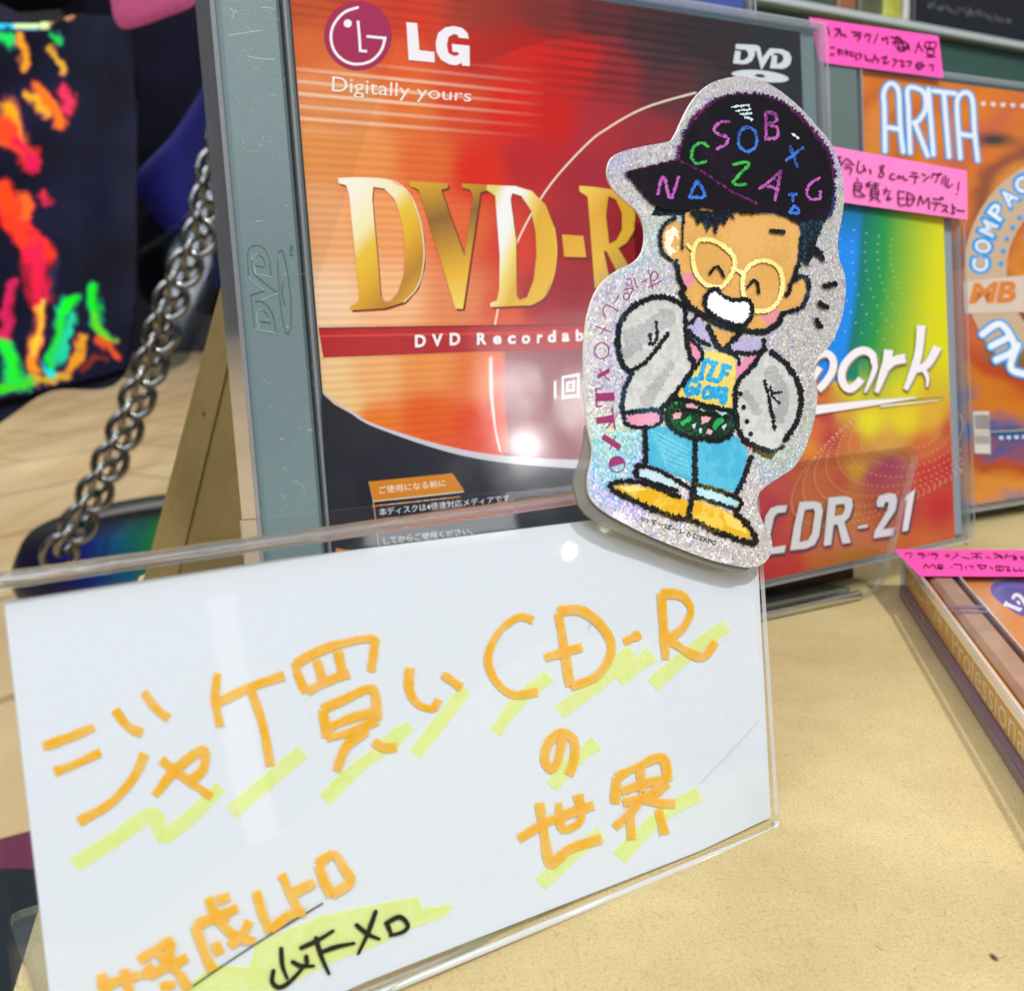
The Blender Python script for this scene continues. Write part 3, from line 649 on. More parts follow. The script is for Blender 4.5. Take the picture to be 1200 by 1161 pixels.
# orange tab and small print
ZT = zm(420, 540, 4.444); wt = K('e6e6ea')
a.poly(ZT([(54, 108), (488, 64), (548, 152), (540, 160), (76, 210)]), K('d07d12'))
a.line(ZT([(54, 108), (76, 210), (90, 330), (108, 470)]), 1.3, K('c8926a')); a.line(ZT([(76, 211), (330, 184), (545, 160)]), 1.2, K('d8d0c8'))
a.text("ご使用になる前に", ZT([(104, 132), (450, 96), (110, 172), (455, 132)]), K('f2e2cc'), bold=.004)
a.text("本ディスクは4倍速対応メディアです。", ZT([(104, 246), (800, 172), (108, 286), (806, 208)]), wt, bold=.004)
a.text("専用ドライブにて初期設定を確認", ZT([(112, 312), (800, 236), (116, 350), (806, 272)]), wt, bold=.004)
a.text("してからご使用ください。", ZT([(126, 396), (590, 344), (132, 436), (596, 382)]), wt, bold=.004)
a.build("cover_print", sheet)
# wear on the grey strip: hairline scratches and dust
a = Art(FL, -.235, .0004)
for k in range(46):
    y = rng.uniform(8, 600); x = 262+.098*y+rng.uniform(0, 62); L_ = rng.uniform(2, 16)*(.4 if k % 3 else 1); an = rng.normal(.12, .35)
    a.line([(x, y), (x+L_*.5*math.cos(an), y+L_*.5*math.sin(an)+rng.normal(0, .6)), (x+L_*math.cos(an), y+L_*math.sin(an))], rng.uniform(.35, .8), P("tray_scratch", rgb('93a4a4' if k % 4 else 'b4c0c0'), .5))
for p in ([(268, 42), (285, 39), (308, 36)], [(290, 66), (305, 69), (322, 70)], [(270, 10), (274, 16), (272, 22)], [(275, 12), (278, 15)]): a.line(p, 1.1, P("tray_scratch", rgb('9fb0b0'), .5))
for k in range(60):
    y = rng.uniform(5, 600); a.disc((262+.098*y+rng.uniform(0, 64), y), rng.uniform(.3, .7), rng.uniform(.3, .7), P("dust", rgb('b8c4c4'), .7), n=6)
a.build("surface_wear", [o for o in LC.children if o.name.startswith("tray")][0])
# moulded format mark on the grey strip: groove shade and lit edges painted as lines, a hair above the plastic
ZE = zm(280, 280, 8.2917); a = Art(FL, -.20, .003)
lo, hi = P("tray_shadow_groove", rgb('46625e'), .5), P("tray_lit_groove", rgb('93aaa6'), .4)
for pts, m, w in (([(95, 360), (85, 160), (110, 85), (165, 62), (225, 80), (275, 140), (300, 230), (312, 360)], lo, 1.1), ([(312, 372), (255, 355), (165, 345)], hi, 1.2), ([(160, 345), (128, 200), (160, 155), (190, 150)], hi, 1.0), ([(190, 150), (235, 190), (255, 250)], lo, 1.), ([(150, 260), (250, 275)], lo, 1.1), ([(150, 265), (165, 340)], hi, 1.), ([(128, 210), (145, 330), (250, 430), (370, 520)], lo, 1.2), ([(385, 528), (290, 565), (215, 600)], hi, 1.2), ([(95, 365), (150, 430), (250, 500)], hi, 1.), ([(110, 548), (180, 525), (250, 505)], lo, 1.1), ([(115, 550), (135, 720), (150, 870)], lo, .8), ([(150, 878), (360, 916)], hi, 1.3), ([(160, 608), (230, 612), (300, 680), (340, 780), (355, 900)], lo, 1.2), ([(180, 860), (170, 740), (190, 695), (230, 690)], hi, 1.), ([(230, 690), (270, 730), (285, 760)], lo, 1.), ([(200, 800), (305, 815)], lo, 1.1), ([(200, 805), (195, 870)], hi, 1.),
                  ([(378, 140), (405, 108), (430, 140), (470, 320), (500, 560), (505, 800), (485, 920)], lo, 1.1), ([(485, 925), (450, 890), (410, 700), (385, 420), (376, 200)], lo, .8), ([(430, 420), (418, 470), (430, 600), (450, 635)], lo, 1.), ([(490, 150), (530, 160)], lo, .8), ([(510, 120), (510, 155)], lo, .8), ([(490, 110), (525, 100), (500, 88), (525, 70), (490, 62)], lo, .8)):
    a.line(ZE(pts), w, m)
a.build("moulded_mark", [o for o in LC.children if o.name.startswith("tray")][0])

# ------------------------------------------------------------------ the small rainbow case
SCS = jewel("disc_case", FS, 89.2, 84.6, 7.5, P("clear_grey_tray", rgb('8f9aa0'), .3), 3.0, None, "small clear disc case with rainbow cover standing behind the sticker", "disc cases on show")
ZS = zm(880, 300, 2.766); ZS5 = zm(930, 360, 6.0); ZSB = zm(860, 480, 4.0)
SCOL = [(ZS([(x, y)])[0], c) for x, y, c in [(230, -60, '0a5c70'), (320, -120, '0c7a58'), (420, -140, '38a050'), (520, -140, 'a8c028'), (600, -140, 'd8d818'), (290, 40, '147890'), (330, 120, '1884c0'), (260, 200, '1a90f0'), (330, 240, '1a90ee'), (290, 280, '1a90e8'), (365, 150, '187c68'), (390, 220, '187c6a'), (400, 90, '208a50'), (430, 190, '389a44'), (420, 20, '3c9c48'), (480, 120, '84b830'), (470, 260, '8cbc38'), (540, 100, 'c8cc20'), (560, 250, 'dcd818'), (620, 120, 'dede10'), (640, 300, 'dcd81c'), (350, 300, '2c9070'), (400, 330, '80b838'), (280, 400, 'd8d020'), (340, 430, 'e0dc20'), (500, 420, 'e2dc1c'), (600, 430, 'd8b830'), (240, 410, 'c83a34'), (215, 430, 'd86a30'), (190, 380, 'c03050'), (250, 520, 'b83048'), (290, 500, 'd8a838'), (380, 540, 'e6e020'), (500, 530, 'e4d428'), (590, 520, 'e0b034'), (200, 560, 'd86830'), (180, 620, 'e08828'), (260, 590, 'b83440'), (320, 600, 'd07038'), (440, 610, 'd8a040'), (560, 620, 'cc6a38'), (650, 560, 'c45034'), (640, 680, 'c03038'), (570, 700, 'c43c38'), (450, 680, 'a83c60'), (400, 720, 'b04058'), (340, 690, 'd8a030'), (290, 720, 'c4503c'), (240, 690, 'cc6434'), (150, 680, 'cc5c34'), (100, 730, 'c8443a'), (50, 800, 'c02c3c'), (200, 790, 'cc6a34'), (300, 820, 'd08030'), (420, 800, 'b85838'), (500, 820, 'c03a38'), (620, 820, 'c22e34'), (660, 880, 'cc5030'), (560, 930, 'd0602c'), (450, 920, 'c8682e'), (320, 940, 'c07830'), (220, 960, 'c86a30'), (120, 990, 'c83434'), (40, 1020, 'c42c38'), (60, 920, 'c02838')]]
SCOL = [(p[0], p[1], c) for p, c in SCOL]
def rainbow(X, Y, A, B):
    low = idw(X, Y, SCOL, 3.4)
    t = (X-958)-.00055*(Y-300)**2*np.sign(300-Y)-.06*(300-Y)
    tp = np.clip((290-Y)/60, 0, 1)[:, None]
    st = np.array([0, 44, 52, 78, 104, 140, 175]); blu = [rgb(h) for h in ('1a86e8', '1c8cf0', '147a70', '2a9a48', '8cba34', 'dcda18', 'e2de14')]; teal = [rgb(h) for h in ('0c5a74', '0a6a66', '0a6c60', '2c9448', '90b82c', 'd2d216', 'e0dc18')]
    f = lambda pal: np.stack([np.interp(t, st, [c[k] for c in pal]) for k in range(3)], 1)
    up = f(blu)*(1-tp)+f(teal)*tp
    wd = np.where(X < 1006, 4., 60.); w = np.clip((Y-(447-.12*(X-985)*(X > 1006)))/wd+.5, 0, 1)[:, None]
    return up*(1-w)+low*w
sheet = colour_grid("cover_sheet", FS, 3.6, 83.2, 1.2, 82.8, -1.2, .35, rainbow, vcol("glossy_print", rough=.3), SCS)
a = Art(FS, -1.17, .001)
dotm = K('e6b890'); dotg = K('b8d8a0')
for k in range(7):      # strings of dots curling across the cover
    th = np.linspace(-.2, 2.2, 26); cx, cy = ZS([(640, -10)])[0]
    r0 = 62+k*15
    for t in th[::1]:
        x, y = cx-r0*math.cos(t)*1.0-6, cy+r0*math.sin(t)*1.25
        if 975 < x < 1100 and 230 < y < 400: a.disc((x, y), 1.0, .8, dotg, n=7)
for k in range(9):
    cx, cy = ZS([(520, 560)])[0]; r0 = 26+k*11
    for t in np.arange(-.5, 3.5, 5.2/r0):
        x, y = cx+r0*1.25*math.cos(t+.1*k), cy+r0*.85*math.sin(t)+k*2
        if 880 < x < 1128 and 478 < y < 652 and y < 655-.0*x: a.disc((x, y), .95, .78, dotm, n=7)
wht, shd = K('eceaea'), K('8a8468')
def sw(pts, w, taper=None):
    a.line([(x+1.6, y+1.8) for x, y in pts], w, shd, cap=False, taper=taper); a.line(pts, w, wht, cap=False, taper=taper)
sw(ZS5([(60, 640), (120, 500), (170, 420)]), 9); sw(ZS5([(100, 430), (150, 350), (220, 325), (265, 370), (260, 450), (210, 530), (160, 580)]), 8.5)
sw(ZS5([(560, 400), (545, 340), (490, 305), (420, 325), (350, 400), (325, 480), (345, 550), (385, 575), (430, 545), (465, 505)]), 9); sw(ZS5([(545, 330), (560, 420), (530, 510), (490, 600)]), 5.5, [1.2, 1.2, .9, .5])
sw(ZS5([(655, 300), (640, 400), (570, 600)]), 9, [1.2, 1.1, .6]); sw(ZS5([(630, 440), (690, 380), (775, 360)]), 10, [.8, 1, 1.1])
sw(ZS5([(885, 130), (870, 300), (840, 420), (775, 580)]), 9.5, [1.1, 1., 1., .6]); sw(ZS5([(850, 440), (930, 400), (1000, 280)]), 9.5, [.8, 1., 1.1]); sw(ZS5([(900, 430), (930, 500), (925, 560)]), 6, [1., .8, .4])
a.poly(ZS5([(120, 697), (500, 660), (1050, 628), (1050, 634), (500, 672), (120, 765)]), shd); a.poly(ZS5([(120, 692), (500, 655), (850, 632), (850, 640), (500, 700), (120, 757)]), wht); a.poly(ZS5([(600, 690), (1010, 650), (1010, 655), (600, 702)]), wht)
def num(pts, holes=()):
    a.poly([(x+2.2, y+2.2) for x, y in ZSB(pts)], K('4a3a40'), holes=[[(x+1.2, y+1.2) for x, y in ZSB(h)] for h in holes]); a.poly(ZSB(pts), K('dcdcdc'), holes=[ZSB(h) for h in holes])
num([(242, 447), (236, 478), (195, 484), (180, 505), (155, 620), (165, 645), (236, 634), (230, 668), (150, 676), (122, 650), (128, 600), (140, 500), (165, 460), (200, 449)])
num([(300, 432), (370, 428), (400, 438), (410, 470), (392, 590), (370, 632), (330, 650), (255, 658), (275, 540)], [[(325, 468), (366, 463), (372, 480), (358, 580), (340, 610), (300, 620), (310, 540)]])
num([(435, 412), (515, 404), (545, 415), (550, 450), (535, 500), (510, 525), (540, 622), (500, 628), (478, 535), (460, 538), (448, 632), (412, 638), (425, 520)], [[(470, 445), (510, 440), (512, 465), (500, 492), (465, 498)]])
num([(574, 545), (622, 536), (618, 550), (572, 558)])
num([(664, 455), (660, 430), (675, 402), (715, 390), (750, 395), (758, 420), (750, 470), (690, 560), (745, 552), (738, 588), (645, 602), (652, 568), (712, 470), (718, 432), (700, 432), (694, 455)])
num([(790, 430), (800, 400), (842, 372), (825, 470), (808, 565), (780, 572), (795, 470), (803, 425)])
a.build("cover_print", sheet)

# ------------------------------------------------------------------ the orange swirl case further back
best = None
for d in np.arange(270, 380, .5):
    f_ = Frame((0, 0, 0), .5, .125, .0); Pt = at_depth(1013, 83, d); f_.o = Pt-14*f_.e1-122.5*f_.e2
    if best is None or abs(f_.o[2]-.3) < abs(best.o[2]-.3): best = f_
FA = best
AC = jewel("disc_case", FA, 142, 125, 10.3, P("dark_tray", rgb('5c6d68'), .4), 13.2, None, "clear disc case with orange marbled cover standing behind the rainbow case", "disc cases on show")
def swirl(X, Y, A, B):
    cx, cy = 1262, 318; dx, dy = X-cx, (Y-cy); r = np.hypot(dx, dy)+26*(fbm(X/50, Y/50, 31)-.5); th = np.arctan2(dy, dx)
    k = r/30+1.2*fbm(X/70, Y/45, 32)*2+th*.35
    pal = [rgb(h) for h in ('d07f44', 'b8683c', 'cc8450', 'a85c40', 'd08a50', '8a5240', 'c87848', 'c06a50')]; low = [rgb(h) for h in ('c47a44', '34588c', 'a8543a', 'cc8a50', '3a6a9c', 'b8623c', '4c6a48', 'b0503c')]
    i = k % 8; i0 = i.astype(int) % 8; f = i-np.floor(i); f = f*f*(3-2*f); pl = np.array(pal); lw = np.array(low)
    c1 = pl[i0]*(1-f)[:, None]+pl[(i0+1) % 8]*f[:, None]; c2 = lw[i0]*(1-f)[:, None]+lw[(i0+1) % 8]*f[:, None]
    w = np.clip((Y-395)/30, 0, 1)[:, None]; c = c1*(1-w)+c2*w
    t = np.clip((140-Y)/50, 0, 1)[:, None]; c = c*(1-.8*t)+.8*t*np.array(rgb('cb7a42'))
    g_ = c.mean(1)[:, None]; c = np.clip(g_+(c-g_)*1.22, 0, 1)*1.1
    s_ = np.clip(1.3-np.hypot((X-1165)/26, (Y-164)/9), 0, 1)[:, None]; c = c*(1-s_)+s_*np.array(rgb('3a3a36'))
    return c
sheet = colour_grid("cover_sheet", FA, 14.2, 135, 1.6, 122.8, -1.25, .7, swirl, vcol("marbled_print", rough=.35), AC)
a = Art(FA, -1.2, .004); cy_, wl = K('2fa0e8'), K('eef2fa')
ZA = zm(880, 0, 3.744)
AR = [[(588, 665), (585, 480), (582, 410), (602, 372), (628, 372), (648, 410), (655, 560), (668, 668)], [(600, 560), (650, 568)], [(698, 672), (690, 480), (688, 392), (730, 390), (762, 415), (765, 480), (735, 530), (712, 540)], [(720, 545), (775, 685)], [(778, 392), (800, 680)], [(800, 400), (895, 412)], [(845, 410), (868, 690)], [(918, 695), (905, 520), (905, 440), (928, 410), (955, 412), (972, 450), (980, 580), (994, 705)], [(920, 590), (985, 600)]]
for p in AR: a.line(ZA(p), 9.4, cy_)
for p in AR: a.line(ZA(p), 5.4, wl)
for k in range(7): a.disc((1152+k*11.5, 122+k*.6), 3.2, 3., K('e8d8d0'), n=10)
cx, cy = 1262, 318
ring = [(cx+108*math.cos(t), cy+114*math.sin(t)) for t in np.linspace(math.pi*.70, math.pi*1.62, 30)]
a.line(ring, 50, K('d4b494'), cap=False)
for k, ch in enumerate("COMPACT DISC"):
    t = math.pi*(1.0+.055*k*1.05)+.06; c = np.array([cx+114*math.cos(t), cy+122*math.sin(t)]); rad = np.array([math.cos(t), math.sin(t)]); tan = np.array([-rad[1], rad[0]])
    if ch == " ": continue
    for g, m in ((1.0, cy_), (.62, wl)):
        u_ = 1. if g == 1. else .70; q = [c+rad*13.5*u_-tan*11*u_, c+rad*13.5*u_+tan*11*u_, c-rad*13.5*u_-tan*11*u_, c-rad*13.5*u_+tan*11*u_]
        a.text(ch, q, m, bold=.09 if g == 1. else .02)
for k in range(9):
    t = math.pi*(1.03+.05*k); a.disc((cx+90*math.cos(t), cy+95*math.sin(t)), 3.2, 3.2, cy_, n=8)
a.poly([(1128, 330), (1205, 322), (1205, 366), (1130, 368)], K('d6c4b4'))
a.text("MB", [(1136, 332), (1190, 329), (1134, 356), (1190, 355)], K('d8823c'), bold=.05, shear=.15)
for p in ([(1150, 392), (1172, 380), (1188, 408), (1166, 422)], [(1160, 406), (1180, 396)], [(1192, 404), (1184, 432), (1212, 440)]): a.line(p, 13, cy_, step=None)
for p in ([(1150, 392), (1172, 380), (1188, 408), (1166, 422)], [(1160, 406), (1180, 396)], [(1192, 404), (1184, 432), (1212, 440)]): a.line(p, 7.5, wl, step=None)
a.poly([(1139, 482), (1158, 482), (1160, 532), (1141, 531)], K('d4ccc4'))
for k in range(6): a.line([(1142+k*2.8, 486), (1143+k*2.8, 503)], 1.5, K('2c2826'), cap=False); a.line([(1142+k*2.8, 510), (1143+k*2.8, 520)], 1.3, K('4c4844'), cap=False)
a.line([(1140, 507), (1200, 504)], 1.6, K('b8a890'))
for k in range(5): a.disc((1172+k*9, 513-k*.4), 3., 2.4, K('c8d4e8'), n=10)
a.build("cover_print", sheet)
# two more cases behind it
f2 = Frame((0, 0, 0), .5, .125); f2.o = FA.o-FA.n*16+FA.e2*2.2-FA.e1*11
jewel("disc_case", f2, 150, 125, 10, P("green_tray", rgb('3d5a52'), .4), 140, None, "clear disc case with grey green tray directly behind the orange marbled case", "disc cases on show")
f3 = Frame((0, 0, 0), .5148, .1307); f3.o = FL.o-FL.n*14+FL.e1*10+FL.e2*6
BC = jewel("disc_case", f3, 124, 132, 9, P("blue_insert", rgb('3a4c9c'), .4, mott=.2, mscale=60.), 3, None, "clear disc case with blue insert peeping over the red case", "disc cases on show")

# ------------------------------------------------------------------ far shelf: white rail and the boxes on it
dpt = 560
def cbox(name, x0, x1, y0, y1, d, th, mat, **kw):
    """upright box whose front is seen between the given bounds at distance d"""
    p = at_depth((x0+x1)/2, (y0+y1)/2, d); w = (x1-x0)/FPX*d; h = (y1-y0)/FPX*d
    f_ = Frame(p, .5, .1, -.0); r_ = MB(); r_.box(-w/2, w/2, -h/2, h/2, -th, 0, bev=1.2)
    o = r_.build(name, mat, fr=f_); return prop(o, **kw)
f_ = Frame(at_depth(1060, 26, dpt), .45, .1, -.03)
mb = MB(); mb.box(-110, 160, -2.6, 1.4, -6, 0, bev=.6)
prop(mb.build("shelf_rail", P("white_rail", rgb('b4bcba'), .3), fr=f_), label="white edged display shelf behind the cases at the top", cat="shelf")
mb = MB(); mb.box(-150, 180, -160, -2.8, -9, -7)
prop(mb.build("backing_board", P("green_panel", rgb('31524a'), .5), fr=f_), label="dark green board standing under the white shelf edge", cat="board")
for i, (a0, a1, h, c, lab) in enumerate([(-100, -46, 60, '3c4a3c', "dark green box on the far shelf nearest the blue case"), (-44, -31, 60, '8c5a34', "narrow brown box on the far shelf"), (-29, -13, 60, '565a40', "dull olive box on the far shelf"), (-11, 2, 60, 'b0b040', "yellow green box on the far shelf"), (4, 8.5, 60, 'c8c4bc', "thin cream box on the far shelf"), (11, 150, 70, '10121c', "wide black box with tiny coloured lettering on the far shelf")]):
    r_ = empty("shelf_box", f_, label=lab, cat="box", group="boxes on the far shelf")
    m_ = MB(); m_.box(a0, a1, 2.8, 2.8+h, -60, -4, bev=.8); m_.build("box_body", P("printed_box", rgb(c), .35, mott=.25, mscale=90.), r_)
    if i == 5:
        m_ = MB()
        for k in range(26):
            x = 22+k*2.6+rng.random(); z = 12+3*rng.random(); m_.box(x, x+1.5, z-1.5, z+1.8*rng.random(), -3.99, -3.6, mi=k % 3)
        m_.build("box_lettering", [K('6a6460', nm="lettering"), K('3a645c', nm="lettering"), K('6c4a50', nm="lettering")], r_)
# ------------------------------------------------------------------ the flat case lying at the right
FF = Frame((0, 0, 0), 0, 0); yf, tf = -.18, .03
FF.e1 = np.array([math.cos(yf)*math.cos(tf), math.sin(yf)*math.cos(tf), math.sin(tf)]); FF.e2 = np.array([-math.sin(yf), math.cos(yf), 0.]); FF.n = np.cross(FF.e1, FF.e2)
FF.o = np.array([89.9, 226.0, .25]) - 125*FF.e2
MAUVE = clear("mauve_plastic_edge", tint=(.80, .74, .82), rough=.12, ior=1.5, gain=1.0, haze=.16, hazecol=(.50, .42, .55))
FC = jewel("disc_case", FF, 142, 125, 10.4, P("amber_tray", rgb('a9866e'), .4, mott=.2, mscale=120.), 8.2, None, "clear disc case with orange cover lying flat on the kraft paper", "disc cases on show", edge=MAUVE, tx=2.2, wall=CLEAR)
for ch in FC.children: ch.location.z += 10.4*MM
zt = 10.4
a = Art(FF, zt-1.3, .004)
# the jewel() tray strip at the hinge sits under a clear lid here too
mb = MB(); mb.box(.05, 7.6, .05, 124.95, zt-.9, zt-.06); mb.build("hinge_cover", CLEAR, FC)
mb = MB(); mb.box(1., 7.6, 84, 85.1, zt-.05, zt+.25); mb.box(1., 7.6, 81.4, 82.2, zt-.05, zt+.2); mb.build("hinge_rib", MAUVE, FC)
sh = MB(); sh.box(8.5, 135, 2, 123, zt-1.5, zt-1.32); so = sh.build("cover_sheet", P("orange_print", rgb('de8e4c'), .35, mott=.06, mscale=60.), FC)
ZF = zm(1040, 630, 7.5)
ell = ZF([(905, 450), (930, 400), (1000, 372), (1110, 372), (1240, 400), (1330, 480), (1340, 560), (1300, 640), (1210, 690), (1120, 655), (1010, 580), (930, 510)])
a.poly(smooth_line(ell, 2, True)[:-1], K('5a4c9c')); a.poly(smooth_line(ZF([(960, 460), (1010, 405), (1110, 388), (1220, 420), (1180, 450), (1060, 440)]), 2, True)[:-1], K('6f64b4'))
a.line(ZF([(1035, 580), (1170, 635)]), 4.5, wl, cap=False); a.line(ZF([(1025, 600), (1050, 560)]), 3.2, wl, cap=False); a.line(ZF([(1150, 645), (1180, 618)]), 3.2, wl, cap=False); a.line(ZF([(1140, 555), (1165, 585)]), 3.4, wl, cap=False)
a.line(ZF([(1105, 530), (1120, 505), (1160, 510), (1200, 560), (1215, 590), (1260, 560)]), 4.2, wl)
a.build("cover_print", so)
FSP = Frame(FF.o+125*FF.e2, 0, 0); FSP.e1, FSP.e2, FSP.n = -FF.e2, FF.n, -FF.e1
pb_ = MB(); pb_.box(-.12, .9, -.05, 125.05, .02, 2.3, bev=.2); pb_.box(-.05, 1.2, 0, 125, 2.32, 2.7); pb_.build("base_edge", [P("mauve_base", rgb('5c4a72'), .25, coat=.5)], FC)
sp = MB(); sp.box(3, 122, 2.9, zt-1.0, -1.6, -.95)
# spine label stands just inside the clear shell
so = sp.build("spine_label", P("amber_print", rgb('e6a41a'), .4, mott=.08, mscale=90.), None, fr=FSP)
so.parent = FC; so.matrix_parent_inverse = FF.matrix().inverted(); so.matrix_basis = FSP.matrix()
a = Art(FSP, -.93, .004); pl_ = K('f6e6c0')
def stext(t, x0, x1): a.text(t, [(x0, 0), (x1, 0), (x0, 1), (x1, 1)], pl_)
_old = Frame.loc
def raw_loc(self, P_, off=0.): return np.asarray(P_, float)
Frame.loc = raw_loc
for t, x0, x1, y0, y1 in (("CD-R 74", 9, 37, 4.2, 7.9), ("•", 40.5, 42.3, 5.2, 7.0), ("Professional", 46, 92, 3.3, 8.1)):
    a.text(t, [(x0, y1), (x1, y1), (x0, y0), (x1, y0)], pl_)
Frame.loc = _old
so2 = a.build("spine_lettering", so)
mb = MB(); mb.box(.1, .55, .3, 124.7, zt+.0, zt+.16); mb.box(7.7, 8.1, .3, 124.7, zt-.04, zt+.2); mb.box(-.1, .25, .3, 124.7, zt-1.6, zt-.1); mb.box(-.1, 1.4, 124.2, 125.05, 2.8, zt-.1); mb.build("lid_edge", EDGEW, FC)  # lid edges, their white highlights put in as pale strips
# ------------------------------------------------------------------ three pink paper flags with pen writing
INKB = P("pen_ink", rgb('3a1030'), .5, spec=.1)
def note(fr, off, quad, strokes, w, label, hexc, z):
    q = np.array(quad, float); l = fr.loc(q, off); m_ = MB()
    # slightly curled slip of paper
    NU, NV = 14, 5; V = []; F = []
    for j in range(NV+1):
        for i in range(NU+1):
            u, v = i/NU, j/NV
            p = (1-u)*(1-v)*l[0]+u*(1-v)*l[1]+(1-u)*v*l[3]+u*v*l[2]
            V.append((p[0], p[1], off+.25*u*u*(0 if z else 1)))
    for j in range(NV):
        for i in range(NU):
            k = j*(NU+1)+i; F.append((k, k+NU+1, k+NU+2, k+1))
    o = mesh("paper_flag", V, F, P("pink_paper", rgb(hexc), .6, mott=.05, mscale=700.), fr=fr, smooth=True)
    prop(o, label=label, cat="sticky note", group="pink paper flags on the cases")
    a_ = Art(fr, off+.04+(.0 if z else .27), .002)
    for s_ in strokes: a_.line(s_, w, INKB)
    a_.build("pen_writing", o)
    return o
Q1 = zm(930, 10, 5.714); Q2 = zm(960, 160, 6.316); Q3 = zm(1040, 630, 7.5)
n1 = [[(228, 120), (240, 175)], [(275, 140), (300, 135), (295, 170), (280, 185)], [(310, 135), (320, 185)], [(330, 170), (355, 190)], [(390, 155), (455, 165)], [(405, 180), (450, 185), (430, 215)], [(485, 170), (480, 195)], [(485, 172), (515, 180), (500, 225)], [(565, 170), (540, 235)], [(595, 195), (600, 215), (625, 190), (630, 240)], [(650, 190), (715, 205)], [(660, 230), (720, 215), (690, 190), (680, 250)], [(700, 240), (750, 225), (760, 270), (710, 285), (700, 250)], [(730, 210), (740, 290)], [(770, 240), (775, 280)], [(690, 265), (770, 260)], [(840, 225), (815, 300)], [(835, 240), (865, 290)], [(885, 225), (880, 260), (945, 265), (950, 230), (885, 225)], [(910, 230), (912, 260)], [(895, 275), (940, 280), (935, 310), (895, 305), (895, 275)], [(890, 325), (950, 325)],
      [(248, 260), (275, 262)], [(245, 305), (275, 308)], [(300, 270), (305, 310)], [(295, 285), (325, 280), (325, 310)], [(350, 275), (355, 315)], [(345, 290), (400, 295)], [(375, 310), (400, 320)], [(415, 300), (420, 345)], [(430, 300), (455, 310), (440, 340)], [(480, 310), (490, 345), (520, 345)], [(545, 310), (530, 360)], [(540, 325), (570, 345), (560, 365)], [(590, 330), (625, 325), (600, 365), (640, 360)], [(665, 340), (690, 350), (665, 390)], [(705, 350), (735, 355), (720, 385), (745, 385)], [(755, 355), (790, 360), (770, 390)], [(820, 370), (860, 365), (855, 405), (825, 400), (820, 370)], [(830, 385), (880, 385)], [(905, 385), (930, 375), (930, 420)]]
note(FA, .35, [(948, 20.5), (1099, 43), (1104.5, 92), (960, 73)], [Q1(s_) for s_ in n1], 1.6, "pink paper flag with two rows of pen writing on the orange marbled case", 'ff52b4', 0)
n2 = [[(130, 150), (165, 154)], [(128, 185), (165, 186)], [(125, 222), (168, 206)], [(148, 150), (150, 215)], [(172, 205), (205, 165), (258, 212)], [(195, 206), (232, 212)], [(188, 232), (242, 236), (226, 278)], [(295, 178), (283, 245), (305, 268), (335, 242)], [(328, 212), (345, 256)], [(374, 240), (385, 276)],
      [(482, 215), (452, 222), (460, 250), (480, 275), (462, 302), (442, 288), (462, 255), (482, 215)], [(556, 280), (530, 280), (528, 312), (560, 318)], [(578, 312), (590, 286), (604, 312), (620, 292), (634, 322), (656, 318)], [(682, 266), (726, 274)], [(670, 292), (738, 300)], [(716, 302), (706, 348)], [(764, 276), (786, 290)], [(770, 332), (816, 296)], [(842, 272), (834, 308)], [(842, 276), (880, 290), (858, 342)], [(880, 272), (890, 288)], [(896, 270), (906, 285)], [(916, 302), (906, 352)], [(936, 290), (930, 368)], [(956, 310), (950, 380), (988, 354)], [(1032, 338), (1026, 400)], [(1019, 424), (1020, 434)],
      [(280, 308), (288, 328)], [(260, 344), (312, 350), (305, 396), (262, 394)], [(262, 370), (306, 374)], [(260, 344), (264, 436), (334, 440)], [(290, 400), (342, 442)], [(345, 354), (380, 335)], [(368, 345), (364, 376)], [(345, 364), (385, 362)], [(400, 344), (442, 352)], [(418, 350), (412, 380)], [(390, 365), (440, 368)], [(384, 386), (436, 394), (430, 452), (384, 446), (384, 386)], [(386, 408), (432, 414)], [(386, 428), (432, 432)], [(398, 454), (374, 478)], [(425, 456), (452, 486)], [(475, 396), (528, 408)], [(496, 378), (480, 432)], [(520, 425), (500, 466), (538, 456)], [(505, 440), (515, 470)],
      [(584, 404), (590, 502), (638, 506)], [(580, 404), (632, 410)], [(586, 456), (626, 456)], [(650, 414), (656, 512), (692, 490), (702, 446), (652, 414)], [(640, 460), (700, 466)], [(730, 512), (746, 438), (770, 496), (806, 454), (812, 538)], [(840, 460), (892, 468)], [(830, 490), (902, 498)], [(868, 500), (850, 548)], [(896, 450), (906, 466)], [(908, 450), (918, 464)], [(908, 510), (948, 515), (904, 558)], [(928, 536), (948, 562)], [(985, 500), (988, 562), (966, 572), (1002, 566)], [(985, 526), (1006, 530)], [(1015, 546), (1072, 552)]]
note(FS, .3, [(972, 171), (1132, 200.5), (1133, 258), (972, 235)], [Q2(s_) for s_ in n2], 1.5, "pink paper flag with two rows of pen writing on the rainbow case", 'f67cc2', 0)
